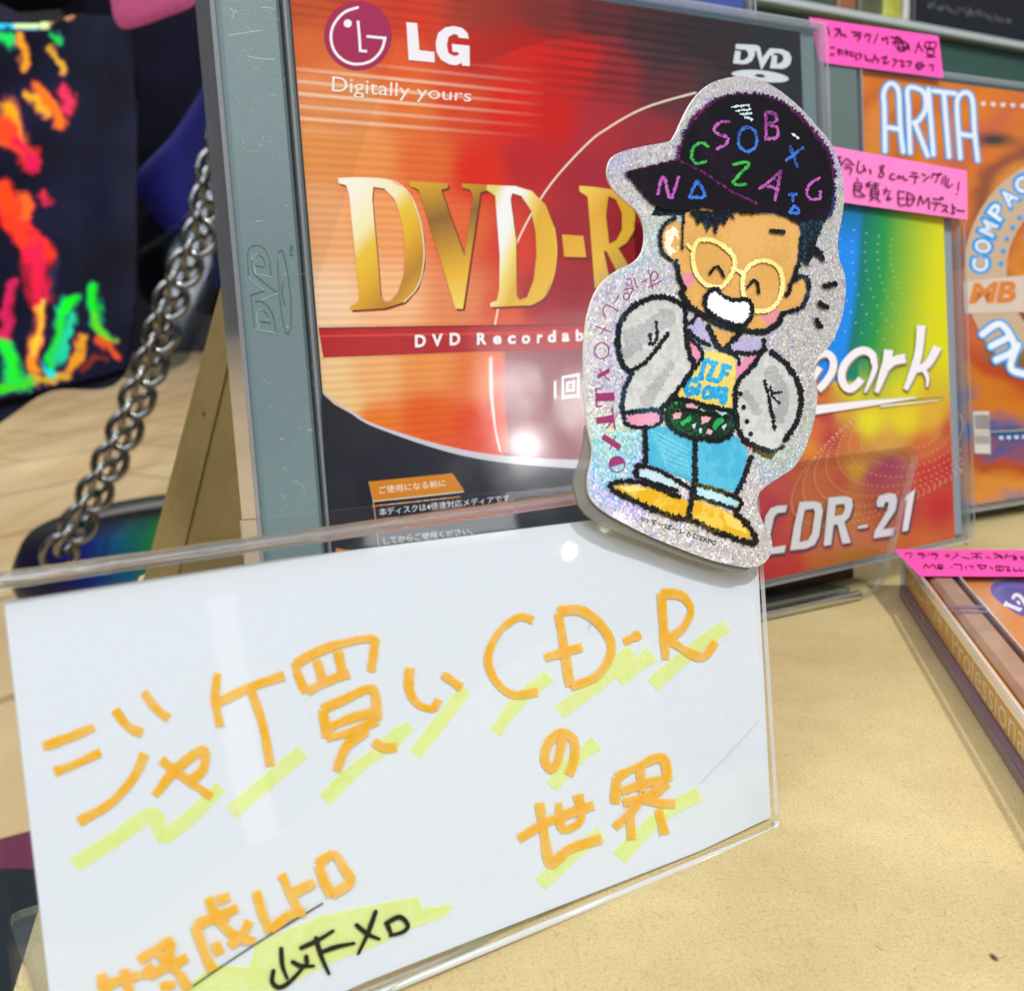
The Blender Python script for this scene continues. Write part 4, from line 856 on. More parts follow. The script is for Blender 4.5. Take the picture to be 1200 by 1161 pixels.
n3 = [[(165, 135), (215, 138), (195, 178)], [(160, 140), (160, 152)], [(270, 133), (320, 138)], [(262, 150), (330, 152), (300, 180)], [(365, 135), (350, 160)], [(385, 132), (435, 140)], [(380, 150), (445, 155), (415, 185)], [(515, 145), (545, 152)], [(510, 160), (540, 168)], [(565, 185), (625, 150)], [(600, 135), (615, 145)], [(655, 170), (720, 185)], [(735, 140), (830, 138)], [(780, 140), (785, 190)], [(740, 180), (790, 160), (830, 185)], [(865, 170), (905, 180)], [(930, 140), (985, 160), (940, 180)], [(950, 135), (1010, 185)], [(985, 150), (1015, 175)], [(1050, 140), (1035, 185)], [(1030, 160), (1075, 165)], [(1085, 160), (1140, 175), (1100, 190), (1140, 190)], [(1115, 150), (1110, 200)], [(1165, 170), (1200, 185)], [(1185, 160), (1190, 200)], [(1230, 165), (1290, 170)], [(1260, 160), (1255, 200)],
      [(320, 270), (335, 232), (365, 262), (400, 235), (425, 272)], [(440, 238), (490, 242)], [(450, 240), (445, 258), (490, 262), (475, 275), (440, 270)], [(560, 258), (568, 262)], [(585, 240), (600, 232)], [(600, 235), (650, 240), (650, 280)], [(690, 250), (690, 275)], [(720, 250), (755, 252), (750, 272)], [(790, 240), (870, 248), (830, 275), (800, 245)], [(905, 255), (925, 280)], [(955, 250), (1015, 255), (1010, 290), (960, 285), (955, 250)], [(985, 252), (985, 288)], [(1035, 255), (1075, 262), (1045, 290), (1085, 290)], [(1110, 262), (1115, 292), (1150, 290)], [(1170, 265), (1170, 295), (1205, 285)]]
note(FF, zt+.25, [(1047.5, 643.5), (1345, 645), (1352, 676), (1078, 675)], [Q3(s_) for s_ in n3], 1.4, "pink paper flag with pen writing across the flat lying case", 'ff4aa8', 1)

# ------------------------------------------------------------------ long clear ledge that holds the upright cases
LO = 13.0
lp = lambda pts: [tuple(p) for p in FL.loc(pts, LO)]
top = lp([(285, 610), (930, 541), (1064, 522.5), (1074, 526), (1077, 536), (1046, 652), (1040, 675), (1031, 690), (1014, 699)])
ledge = empty("display_ledge", FL, label="long clear acrylic ledge in front of the upright cases", cat="ledge")
bl = lp([(880, 716)])[0]
poly = top+[(bl[0], top[-1][1]+.0)]+[(top[0][0], top[-1][1]-.0)]
mb = MB(); mb.prism(poly, LO-2.2, LO, 0, 1); o = mb.build("lip", [SHEET, clear("ledge_edge", tint=(.88, .88, .86), rough=.08, gain=1.4, haze=.16, hazecol=(.8, .79, .74))], ledge)
ax0, ax1, yb = top[0][0], top[-1][0], top[-1][1]
mb = MB(); mb.box(ax0, ax1-1.5, yb+.1, yb+2.2, -9, LO-2.4, bev=.6); mb.build("base_shelf", [clear("smoky_acrylic", tint=(.62, .66, .64), rough=.08, gain=1.3, haze=.12, hazecol=(.3, .33, .31))], ledge)
mb = MB(); mb.tube([(ax0, yb+.4, LO-1.0), (ax1-1, yb+.4, LO-1.0)], 1.15, 12); mb.build("bent_corner", EDGE, ledge, smooth=True)

# ------------------------------------------------------------------ card stand
CSt = empty("card_stand", FK, label="clear acrylic card stand leaning in front of the red case", cat="card stand")
kl = lambda pts, off=0.: FK.loc(pts, off)
r0, r1 = kl([(200, 646)])[0], kl([(620, 587)])[0]; sl = (r1-r0)/(r1[0]-r0[0]); rod = lambda a_: r0+sl*(a_-r0[0])
aL, aR = kl([(-6, 740)], .9)[0][0]-1.2, kl([(910.5, 955)], .9)[0][0]
aRt = kl([(891.5, 662)], .9)[0][0]
bB = kl([(905, 975)], .9)[0][1]
Z_ = lambda poly, z0, z1, nm, mats: MB().prism(poly, z0, z1, 0, 1).build(nm, mats, CSt)
tl, tr_ = rod(aL), rod(aRt)
front = [(aL, bB), (aR-1.2, bB), (aR-.3, bB+.35), (aR, bB+1.1), (aRt, tr_[1]-1.0), (aL, tl[1]-1.0)]
Z_(front, .55, 1.25, "clear_face", [SHEET, EDGEW])
Z_([(p[0]-.2, p[1]) for p in front], -1.45, -.75, "clear_backing", [clear("back_acrylic", rough=.04, gain=.6), EDGEW])
mb = MB(); mb.tube([(aL, bB+.25, .9), (aR-1.0, bB+.25, .9), (aR-.25, bB+.55, .9), (aR-.05, bB+1.3, .9)], .42, 10); mb.build("bottom_edge", EDGEW, CSt, smooth=True)
# rolled bend joining the two sheets along the top
V = []; F = []; prof = [(1.6*math.sin(t), 1.3*math.cos(t)) for t in np.linspace(-math.pi/2, math.pi/2, 15)]+[(.95*math.sin(t), .65*math.cos(t)) for t in np.linspace(math.pi/2, -math.pi/2, 15)]
NP = len(prof); stations = np.linspace(aL, aRt, 40)
for i, a_ in enumerate(stations):
    p = rod(a_); w_ = 1+.03*math.sin(i*1.7)
    for (z, b) in prof: V.append((a_, p[1]-1.0+b*w_, z-.1))
for i in range(len(stations)-1):
    for k in range(NP): F.append((i*NP+k, i*NP+(k+1) % NP, (i+1)*NP+(k+1) % NP, (i+1)*NP+k))
F.append(tuple(range(NP))); F.append(tuple(range(len(V)-1, len(V)-NP-1, -1)))
mesh("rolled_top", V, F, GLASS, CSt, smooth=True)
# flat foot under it, sticking out behind on the left
c0 = on_table(10, 1073, 1.); fx = FK.e1[:2]/np.linalg.norm(FK.e1[:2]); fy = np.array([-fx[1], fx[0]])
fw = [c0[:2]+fx*u+fy*v for u, v in ((1.2, 0), (88, 0), (88, -28), (0, -40), (0, -1.4), (.35, -.35))]
mb = MB(); mb.prism([tuple(p) for p in fw], .25, 1.3, 0, 1)
o = mb.build("foot_plate", [clear("foot_acrylic", rough=.05, gain=1.), clear("foot_edge", tint=(.8, .82, .74), rough=.2, haze=.35, hazecol=(.6, .6, .48))], None)
o.parent = CSt; o.matrix_parent_inverse = FK.matrix().inverted()

# ------------------------------------------------------------------ the handwritten card
pq = [(4.5, 705), (330, 655), (690, 610), (884.5, 590), (903, 957), (820, 996.5), (430, 1149), (75, 1308)]
pl = kl(pq)
paper_m = P("white_card", (.71, .755, .835), .55, mott=.015, mscale=1800., bump=.08)
mb = MB(); mb.prism([tuple(p) for p in pl], -.2, .05)
card = mb.build("name_card", paper_m, fr=FK); prop(card, label="white paper card with orange marker writing inside the clear stand", cat="card")
C1, C2, C3 = zm(0, 640, 2.228), zm(430, 640, 2.2286), zm(100, 980, 2.857)
YH = ink("yellow_highlighter", (.84, .97, .36)); OR = ink("orange_marker", (1., .53, .03)); BK = P("black_pen", rgb('080a08'), .6, spec=.1)
a = Art(FK, .09, .002)
for f_, pts in ((C1, [(192, 832), (290, 770), (396, 700), (418, 745), (436, 752), (510, 695), (576, 626)]), (C1, [(604, 694), (690, 620), (790, 535)]), (C1, [(848, 662), (930, 580), (1040, 500)]), (C2, [(40, 520), (115, 468)]), (C2, [(124, 542), (190, 460), (258, 372)]), (C2, [(336, 486), (390, 410), (475, 338)]), (C2, [(502, 432), (600, 360), (690, 270)]), (C2, [(655, 348), (745, 280)]), (C2, [(745, 362), (850, 270), (940, 206)]), (C2, [(482, 628), (530, 570), (600, 512)]), (C2, [(452, 882), (530, 810), (612, 748)]), (C2, [(658, 812), (760, 710), (868, 645)])):
    a.line(f_(pts), 17, YH, rough=.3, step=3, cap=False, taper=list(1+.10*rng.normal(0, 1, 6)))
a.poly(C3([(345, 517), (360, 480), (440, 425), (545, 440), (575, 350), (800, 262), (1110, 198), (1125, 238), (1230, 226), (1215, 262), (1060, 320), (1010, 350), (800, 430), (640, 517)]), YH, rough=.5, step=4)
a.build("highlighter_marks", card)
a = Art(FK, .20, .002)
big = [(C1, s_) for s_ in ([(112, 522), (180, 498), (245, 470)], [(142, 588), (200, 566), (262, 536)], [(205, 718), (290, 668), (350, 600), (378, 540)], [(300, 425), (335, 470), (372, 486)], [(375, 378), (405, 420), (440, 448)],
      [(420, 556), (480, 602), (552, 654)], [(404, 650), (450, 590), (500, 548), (534, 532), (530, 582), (492, 612)], [(568, 330), (562, 400), (575, 470)], [(572, 406), (650, 368), (742, 336)], [(655, 374), (685, 460), (706, 572)],
      [(770, 300), (782, 345), (800, 380)], [(772, 304), (860, 262), (970, 240), (976, 270), (968, 326)], [(826, 296), (846, 358)], [(882, 272), (896, 340)], [(802, 378), (860, 348), (912, 330)], [(842, 424), (848, 462), (852, 498)], [(842, 424), (900, 398), (972, 372), (984, 452)], [(856, 472), (920, 446), (976, 432)], [(852, 498), (920, 482), (986, 452)], [(958, 480), (905, 520), (878, 586)], [(975, 508), (1000, 524), (1036, 524)])]
big += [(C2, s_) for s_ in ([(112, 316), (110, 370), (132, 410), (172, 422), (186, 398)], [(196, 332), (222, 350), (246, 368)], [(434, 192), (395, 184), (345, 222), (316, 290), (336, 350), (382, 386), (446, 378)], [(500, 172), (514, 260), (530, 364)], [(498, 168), (560, 168), (618, 214), (638, 272), (602, 335), (532, 366)], [(464, 290), (510, 276), (562, 262)], [(670, 248), (714, 228)], [(768, 120), (774, 210), (780, 294)], [(768, 122), (820, 128), (846, 165), (822, 215), (786, 238)], [(788, 240), (838, 276), (880, 286), (910, 248)],
      [(512, 492), (500, 552), (480, 582), (464, 556), (474, 512), (508, 486), (540, 506), (540, 560), (526, 596)], [(396, 762), (480, 714), (592, 674)], [(450, 668), (464, 760), (480, 826), (530, 788), (612, 762)], [(500, 668), (510, 736), (558, 712), (550, 646)], [(650, 600), (648, 670)], [(652, 602), (710, 572), (770, 552), (786, 612)], [(664, 640), (720, 618), (784, 606)], [(712, 572), (718, 640)], [(668, 668), (730, 652), (786, 616)], [(716, 650), (690, 690), (646, 732)], [(706, 652), (760, 668), (804, 670)], [(686, 690), (690, 764)], [(760, 684), (776, 750)])]
for f_, s_ in big: a.line(f_(s_), 10.2, OR, rough=.25, step=2, cap=False, taper=list(1.02+.11*rng.normal(0, 1, 5)))
for s_ in ([(50, 455), (66, 500), (80, 540)], [(128, 440), (142, 500), (150, 540)], [(40, 500), (185, 458)], [(178, 412), (230, 378), (292, 340)], [(205, 425), (236, 470)], [(285, 350), (280, 390), (262, 430)], [(240, 385), (300, 440), (345, 510)], [(190, 460), (260, 440), (340, 400)], [(250, 500), (300, 490)], [(366, 292), (392, 370), (424, 446)], [(366, 292), (430, 270), (480, 262)], [(410, 200), (440, 270), (500, 330), (566, 345)], [(440, 210), (482, 196)], [(450, 262), (508, 232)], [(548, 278), (520, 330), (480, 362)], [(430, 350), (450, 390)], [(570, 178), (590, 250), (618, 316)], [(618, 310), (680, 260), (735, 250)], [(656, 122), (685, 190), (716, 250)], [(694, 186), (766, 150)], [(778, 90), (800, 150), (822, 196)], [(776, 88), (830, 56), (862, 100), (886, 148), (822, 190)]):
    a.line(C3(s_), 11, OR, rough=.3, step=2, cap=False, taper=list(1.02+.12*rng.normal(0, 1, 5)))
a.build("marker_writing", card)
a = Art(FK, .32, .002)
a.line(C3([(335, 517), (560, 365), (795, 222)]), 1.7, BK)
for s_ in ([(656, 374), (660, 430), (676, 474)], [(630, 448), (626, 485), (650, 504), (690, 480), (745, 418)], [(694, 418), (722, 432), (765, 432)], [(740, 400), (742, 430)], [(722, 372), (780, 345), (830, 314)], [(772, 338), (790, 400), (816, 458)], [(795, 384), (840, 368), (900, 356)], [(908, 295), (945, 325), (984, 342)], [(972, 250), (946, 322), (914, 390)], [(1010, 292), (1026, 330)], [(1006, 290), (1052, 268), (1080, 296), (1062, 318), (1020, 330)]):
    a.line(C3(s_), 4.8, BK, taper=[1.1, 1.25, 1, .8])
a.line(C2([(872, 615), (940, 545), (1022, 455)]), .8, P("scuff", rgb('c0cad2'), .5)); a.line(C2([(578, 215), (588, 192)]), .8, P("scuff", rgb('a8b0b8'), .5))
for k in range(26):
    x = rng.uniform(40, 870); a.disc((x, rng.uniform(735, 960)), rng.uniform(.4, .9), rng.uniform(.4, .9), P("scuff", rgb('aab2b8'), .5), n=6)
a.build("pen_writing", card)

# ------------------------------------------------------------------ die-cut glitter sticker
def glitter():
    m, t = newmat("holographic_glitter_film"); n = N(t); co = n('ShaderNodeTexCoord').outputs['Object']
    v = n('ShaderNodeTexVoronoi', {'Vector': co, 'Scale': 4200.}); v2 = n('ShaderNodeTexVoronoi', {'Vector': co, 'Scale': 2300.})
    s1 = n('ShaderNodeSeparateColor', {0: v.outputs['Color']}); s2 = n('ShaderNodeSeparateColor', {0: v2.outputs['Color']})
    big = n('ShaderNodeTexNoise', {'Vector': co, 'Scale': 52., 'Detail': 2.})
    sepx = n('ShaderNodeSeparateXYZ', {0: co})
    # diffracted colour: hue drifts over the film, each flake a little off it
    h0 = n('ShaderNodeMath', {0: n('ShaderNodeMath', {0: sepx.outputs[1], 1: 38.}, operation='MULTIPLY').outputs[0], 1: n('ShaderNodeMath', {0: big.outputs[0], 1: 1.1}, operation='MULTIPLY').outputs[0]}, operation='ADD').outputs[0]
    hue = n('ShaderNodeMath', {0: n('ShaderNodeMath', {0: h0, 1: n('ShaderNodeMath', {0: s1.outputs[0], 1: .28}, operation='MULTIPLY').outputs[0]}, operation='ADD').outputs[0]}, operation='FRACT').outputs[0]
    col = ramp(n, hue, [(0., rgb('6a70f0')), (.25, rgb('9080f8')), (.5, rgb('b090fa')), (.66, rgb('38c0f8')), (.78, rgb('50f0e0')), (.88, rgb('f0e060')), (.95, rgb('f89a90')), (1., rgb('6a70f0'))])
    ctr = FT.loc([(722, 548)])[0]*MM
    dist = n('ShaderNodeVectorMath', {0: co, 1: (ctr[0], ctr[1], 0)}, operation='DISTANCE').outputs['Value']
    rainbow_glare = ramp(n, n('ShaderNodeMath', {0: n('ShaderNodeMath', {0: dist, 1: 75.}, operation='MULTIPLY').outputs[0], 1: n('ShaderNodeMath', {0: big.outputs[0], 1: -.5}, operation='ADD').outputs[0]}, operation='ADD').outputs[0], [(.30, 1.), (.62, 0.)])  # rainbow glare patch painted into the film colour
    msk = n('ShaderNodeMath', {0: ramp(n, big.outputs[0], [(.46, .0), (.68, .45)]), 1: rainbow_glare}, operation='MAXIMUM').outputs[0]
    spark = ramp(n, s1.outputs[1], [(.45, .30), (.75, .95)])
    amt = n('ShaderNodeMath', {0: msk, 1: spark}, operation='MULTIPLY').outputs[0]
    amt = n('ShaderNodeMath', {0: amt, 1: n('ShaderNodeMath', {0: n('ShaderNodeMath', {0: s2.outputs[2], 1: .93}, operation='GREATER_THAN').outputs[0], 1: .5}, operation='MULTIPLY').outputs[0]}, operation='MAXIMUM').outputs[0]
    gr = ramp(n, s1.outputs[2], [(0., (.52, .51, .49)), (.6, (.60, .59, .565)), (.9, (.70, .69, .68)), (1., (.95, .95, .95))])
    c = n('ShaderNodeMix', {0: amt, 6: gr, 7: col}, data_type='RGBA').outputs[2]
    nv = n('ShaderNodeVectorMath', {0: n('ShaderNodeVectorMath', {0: v.outputs['Color'], 1: (.5, .5, .5)}, operation='SUBTRACT').outputs[0], 'Scale': .24}, operation='SCALE').outputs[0]
    nn = n('ShaderNodeVectorMath', {0: n('ShaderNodeVectorMath', {0: n('ShaderNodeNewGeometry').outputs['Normal'], 1: nv}, operation='ADD').outputs[0]}, operation='NORMALIZE').outputs[0]
    b = n('ShaderNodeBsdfPrincipled', {'Base Color': c, 'Metallic': .45, 'Roughness': .34, 'Normal': nn, 'Coat Weight': .2, 'Coat Roughness': .06})
    n('ShaderNodeOutputMaterial', {0: b.outputs[0]}); return m
def crayon(name, c0, c1, thr=.5, sc=2600.):
    m, t = newmat(name); n = N(t); co = n('ShaderNodeTexCoord').outputs['Object']
    nz = n('ShaderNodeTexNoise', {'Vector': co, 'Scale': sc, 'Detail': 2., 'Roughness': .7}).outputs[0]
    nz2 = n('ShaderNodeTexNoise', {'Vector': co, 'Scale': 130., 'Detail': 2.}).outputs[0]
    f = n('ShaderNodeMath', {0: nz, 1: n('ShaderNodeMath', {0: nz2, 1: -.5}, operation='ADD').outputs[0]}, operation='ADD').outputs[0]
    c = ramp(n, f, [(thr-.07, rgb(c0)), (thr+.10, rgb(c1))])
    b = n('ShaderNodeBsdfPrincipled', {'Base Color': c, 'Roughness': .5, 'Specular IOR Level': .2}); n('ShaderNodeOutputMaterial', {0: b.outputs[0]}); return m
ol = Z3([(650, 112), (560, 135), (500, 180), (455, 240), (420, 310), (395, 362), (368, 387), (250, 410), (160, 435), (120, 470), (110, 530), (135, 590), (185, 640), (240, 690), (262, 740), (268, 800), (255, 860), (220, 900), (160, 930), (110, 965), (70, 1010), (45, 1060), (30, 1110)]) + \
     Z4([(55, 120), (45, 220), (45, 350), (50, 480), (62, 570), (77, 640), (72, 690), (60, 750), (62, 810), (82, 850), (130, 890), (200, 930), (300, 980), (420, 1030), (540, 1075), (640, 1100), (700, 1108), (752, 1098), (788, 1060), (796, 1020), (785, 970), (755, 920), (738, 870), (740, 820), (770, 785), (830, 745), (880, 710), (920, 650), (945, 590), (962, 530), (975, 450), (977, 400), (966, 340), (964, 300), (985, 265), (1020, 230), (1050, 180), (1075, 110)]) + \
     Z3([(1118, 1060), (1122, 1000), (1115, 940), (1095, 890), (1088, 820), (1095, 760), (1110, 680), (1115, 600), (1108, 530), (1085, 450), (1050, 380), (990, 310), (930, 245), (860, 185), (790, 140), (720, 118)])
ol = smooth_line(ol, 2.5, True)[:-1]
oll = FT.loc(ol)
mb = MB(); mb.prism([tuple(p) for p in oll], 0, .28, 0, 1)
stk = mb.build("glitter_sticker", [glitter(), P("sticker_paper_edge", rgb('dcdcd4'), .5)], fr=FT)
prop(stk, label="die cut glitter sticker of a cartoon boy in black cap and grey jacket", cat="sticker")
# its clear carrier shows along the lower left, set a little behind
ZC = zm(600, 480, 6.45)
bk = ZC([(700, 60), (590, 100), (558, 150), (556, 200), (548, 260), (530, 350), (505, 430), (480, 500), (468, 570), (485, 640), (505, 710), (550, 780), (600, 822), (700, 882), (830, 940), (1032, 1010)])+[(800, 652), (850, 668), (876, 668), (880, 640), (800, 560)]
mb = MB(); mb.prism([tuple(p) for p in FT.loc(smooth_line(bk, 3, True)[:-1])], -.40, -.10)
mb.build("clear_carrier", clear("frosted_film", tint=(.66, .66, .60), rough=.3, gain=.5, haze=.42, hazecol=(.30, .30, .265)), stk)
a = Art(FT, .285, .0011)
c_ = lambda h, h2=None: crayon("crayon_print", h, h2 or h)
DK = crayon("crayon_line", '0a0c12', '1c3238', .60); DKG = crayon("crayon_line", '08080a', '5a5414', .60); NAVY = crayon("crayon_line", '070a14', '1e4258', .58)  # DKG has the film's olive reflection painted into the lower outlines
PURP = crayon("crayon_cap_edge", '2c0834', '7a1a72', .5); INDIGO = crayon("crayon_cap_edge", '0c0a20', '2c2a70', .5)
BLACKC = crayon("crayon_cap", '07040c', '180a20', .62); SKIN = crayon("crayon_skin", 'cc9c54', 'd4a660'); GREYC = crayon("crayon_jacket", 'b6bab8', 'c6cac8', .5, 900.)
# body parts, back to front
ear1 = Z3([(395, 712), (358, 740), (338, 800), (350, 860), (386, 895), (415, 892), (430, 840), (435, 745)])
a.poly(ear1, SKIN, rough=.4)
a.poly(Z3([(362, 770), (400, 745), (418, 775), (415, 850), (380, 870), (358, 830)]), c_('e6d6bc', 'f4ecd8'), rough=.7)  # whitish glare on the ear painted as a pale patch
a.poly(Z3([(400, 780), (418, 800), (410, 850), (385, 830)]), SKIN, rough=.5)
a.poly(Z3([(400, 700), (340, 700), (300, 700)])+Z3([(330, 640), (430, 640), (470, 680), (440, 700)]), NAVY, rough=.4)
ear2 = Z3([(905, 985), (930, 958), (958, 962), (968, 1000), (955, 1055), (925, 1095), (880, 1110), (862, 1060)])
a.poly(ear2, SKIN, rough=.4)
face = Z3([(440, 690), (520, 670), (640, 680), (760, 690), (850, 700), (925, 735), (936, 800), (920, 890), (900, 960), (885, 1050), (868, 1110)])+Z4([(840, 88), (815, 130), (760, 158), (680, 160), (600, 140), (520, 100), (460, 55), (430, 10)])+Z3([(418, 960), (408, 890), (430, 840)])
a.poly(face, SKIN, rough=.4)
for c, r_ in (((455, 972), 36), ((812, 1128), 40)): a.disc(Z3([c])[0], r_/3.628, r_/3.628*.9, c_('cf8490', 'dc949c'), n=16)
a.poly(Z4([(535, 140), (600, 160), (665, 175), (640, 200), (602, 235)]), SKIN, rough=.3)
a.poly(Z4([(545, 245), (600, 250), (645, 262), (660, 300), (652, 380), (640, 480), (540, 455), (410, 425), (440, 370), (490, 312), (520, 275)]), c_('d8c45c', 'e0d074'), rough=.4)
a.poly(Z4([(472, 200), (512, 235), (516, 265), (486, 315), (470, 250)]), c_('d884a8', 'd890b0'), rough=.4)
a.poly(Z4([(695, 270), (765, 240), (710, 305), (656, 358), (655, 300)]), c_('d884a8', 'd890b0'), rough=.4)
a.poly(Z4([(470, 130), (500, 108), (542, 148), (560, 200), (556, 218), (500, 192), (465, 152)]), c_('a49cc8', 'b4aed0'), rough=.4)
a.poly(Z4([(690, 186), (755, 195), (752, 240), (640, 244), (628, 226)]), c_('a49cc8', 'b4aed0'), rough=.4)
cyan = c_('1490c8', '38b4e0'); ZI = zm(780, 390, 10.5545)
for p in ([(450, 350), (520, 340)], [(480, 360), (455, 470), (420, 560)], [(380, 570), (450, 560)], [(560, 370), (630, 375)], [(600, 390), (560, 490), (520, 560)], [(520, 570), (640, 600)], [(720, 400), (700, 500), (660, 590)], [(710, 410), (800, 430)], [(700, 500), (760, 510)],
          [(380, 600), (290, 590), (255, 690), (270, 760), (340, 740), (350, 690), (290, 690)], [(420, 640), (390, 760)], [(490, 690), (470, 790), (550, 800)], [(500, 680), (560, 690), (560, 780)], [(600, 690), (640, 720), (620, 800), (590, 700)], [(650, 690), (760, 700)], [(740, 720), (730, 850), (690, 850), (690, 760)]):
    a.line(ZI(p), 5.6, cyan, rough=.5)
GJ = GREYC
a.poly(Z4([(205, 305), (182, 225), (192, 135), (240, 75), (310, 40), (380, 35), (432, 65), (455, 110), (460, 180), (470, 260), (484, 312), (440, 370), (400, 430), (368, 462), (340, 490), (280, 485), (215, 480), (197, 440), (215, 385), (242, 335)]), GJ, rough=.4)
a.poly(Z4([(785, 245), (840, 285), (890, 350), (915, 430), (905, 510), (860, 590), (808, 642), (740, 620), (680, 592), (660, 540), (650, 470), (655, 390), (700, 325), (760, 265)]), GJ, rough=.4)
SM = c_('9a9ea0', 'aeb2b2')
for p, w in (([(230, 200), (300, 150), (380, 110)], 22), ([(220, 250), (290, 190)], 14), ([(300, 440), (380, 300)], 16), ([(800, 330), (850, 420), (830, 500)], 15), ([(700, 420), (740, 480)], 10)): a.line(Z4(p), w, SM, rough=1.6)
for p, w in (([(250, 140), (330, 80)], 8), ([(250, 400), (330, 330), (420, 200)], 12), ([(870, 380), (890, 460)], 6), ([(720, 360), (760, 420), (780, 560)], 7)): a.line(Z4(p), w, GJ, rough=1.2)
a.poly(Z4([(217, 500), (345, 490), (352, 530), (300, 546), (225, 536)]), c_('d48aa4', 'dc9cb4'), rough=.4)
a.poly(Z4([(678, 598), (795, 645), (785, 672), (690, 628)]), c_('d48aa4', 'dc9cb4'), rough=.4)
a.poly(Z4([(298, 545), (395, 545), (440, 575), (500, 600), (580, 605), (640, 575), (668, 595), (705, 640), (692, 710), (655, 808), (560, 785), (480, 768), (400, 732), (296, 692)]), crayon("crayon_trousers", '40a8cc', '54b4d2', .5, 700.), rough=.4)
for k in range(7): a.line(Z4([(310+10*k, 560+18*k), (380, 590+20*k), (470, 640+16*k)]), 1.6, c_('5cb8d4', '74c8de'), rough=.5)
a.poly(Z4([(275, 708), (340, 724), (432, 772), (422, 794), (330, 768), (268, 742)]), c_('b8d4de', 'c8e0e6'), rough=.3)
a.poly(Z4([(500, 786), (580, 800), (662, 836), (662, 862), (600, 852), (498, 822)]), c_('9cd0e0', 'b8dce8'), rough=.3)
YE = crayon("crayon_shoe", 'd8a81c', 'e2c04c', .5, 700.)
a.poly(Z4([(165, 785), (240, 775), (330, 796), (430, 828), (472, 850), (455, 915), (380, 892), (280, 852), (195, 815)]), YE, rough=.4)
a.poly(Z4([(485, 838), (580, 866), (660, 906), (712, 960), (712, 1000), (600, 965), (478, 918)]), YE, rough=.4)
a.poly(Z4([(190, 785), (250, 782), (300, 798), (220, 808)]), c_('e2d080', 'ecdc98'), rough=.4); a.poly(Z4([(600, 880), (690, 930), (700, 975), (620, 940)]), c_('e2c860', 'e8d480'), rough=.4)
# waist bag
a.poly(Z4([(378, 462), (402, 428), (480, 440), (560, 462), (642, 482), (658, 522), (622, 582), (580, 602), (500, 592), (440, 577), (388, 540), (374, 500)]), crayon("crayon_bag", '0c1a14', '1c5a34', .52), rough=.6)
PK, GN, LB = c_('d49aa8', 'dcaab4'), c_('1e9a50', '38b068'), c_('a8ccd0', 'c0dce0')
for pts, m in (([(400, 485), (440, 478), (435, 512), (405, 518)], PK), ([(460, 452), (510, 455), (500, 475), (455, 470)], PK), ([(430, 530), (475, 500), (480, 520), (440, 545)], GN), ([(520, 510), (560, 505), (545, 530), (515, 535)], PK), ([(590, 500), (610, 520), (570, 560), (560, 545)], GN), ([(540, 555), (560, 560), (555, 580), (535, 575)], PK), ([(475, 540), (500, 530), (490, 555)], LB), ([(510, 475), (535, 480), (520, 492)], LB), ([(570, 480), (620, 492), (600, 502)], LB), ([(405, 450), (425, 448), (420, 466)], GN), ([(500, 560), (520, 550), (515, 575)], LB), ([(600, 545), (620, 535), (610, 560)], LB)): a.poly(Z4(pts), m, rough=.6)
# outlines
def o_(f, pts, w, m=DK, r_=.95): a.line(f(pts), w, m, rough=r_)
o_(Z4, [(232, 325), (203, 300), (184, 222), (192, 132), (240, 70), (310, 34), (380, 30), (450, 66)], 6.6, NAVY)
o_(Z4, [(232, 325), (290, 290), (340, 235), (385, 170)], 4.8); o_(Z4, [(336, 130), (338, 200), (308, 215)], 3.2); o_(Z4, [(312, 180), (315, 215)], 3.)
o_(Z4, [(240, 335), (212, 390), (200, 460), (205, 490), (260, 485), (320, 478), (360, 488)], 5.4, NAVY)
o_(Z4, [(452, 80), (452, 150), (468, 250), (485, 310), (430, 390), (360, 475)], 6.)
o_(Z4, [(205, 500), (222, 538), (300, 550), (352, 530), (358, 485)], 3.8)
o_(Z4, [(470, 195), (515, 235), (518, 268), (488, 318)], 4.); o_(Z4, [(465, 140), (500, 100)], 4.); o_(Z4, [(545, 148), (580, 220), (602, 240), (640, 205), (670, 172)], 6.)
o_(Z4, [(555, 222), (500, 196), (466, 160)], 4.4); o_(Z4, [(628, 228), (640, 250), (760, 246), (765, 200)], 5.); o_(Z4, [(600, 240), (660, 268), (668, 300)], 3.4, DK, .6)
o_(Z4, [(770, 230), (715, 310), (660, 372), (652, 470), (664, 550), (690, 600), (740, 628), (800, 650)], 6.)
o_(Z4, [(800, 250), (858, 300), (905, 380), (915, 450), (898, 525), (850, 600)], 6.4); o_(Z4, [(770, 365), (785, 430), (800, 500), (810, 560)], 3.6); o_(Z4, [(800, 410), (838, 408)], 2.6); o_(Z4, [(805, 430), (830, 452)], 2.6); o_(Z4, [(790, 380), (800, 430)], 2.4)
o_(Z4, [(680, 605), (785, 668), (800, 655), (845, 622)], 4., DKG)
for c in ((672, 415), (685, 468), (698, 525), (713, 575)): a.disc(Z4([c])[0], 2.7, 2.9, DK, n=10)
o_(Z4, [(292, 548), (292, 620), (292, 695), (258, 705), (255, 745)], 6.); o_(Z4, [(262, 705), (330, 715), (430, 768), (470, 790)], 4.6); o_(Z4, [(262, 750), (330, 772), (420, 802)], 4.4, DKG)
o_(Z4, [(492, 598), (490, 700), (488, 770), (464, 910)], 6.6, DK); o_(Z4, [(714, 662), (690, 740), (655, 812)], 6.); o_(Z4, [(495, 775), (580, 800), (655, 830), (676, 850), (660, 880)], 4.8, DKG); o_(Z4, [(498, 826), (580, 852), (660, 880)], 4.2, DKG)
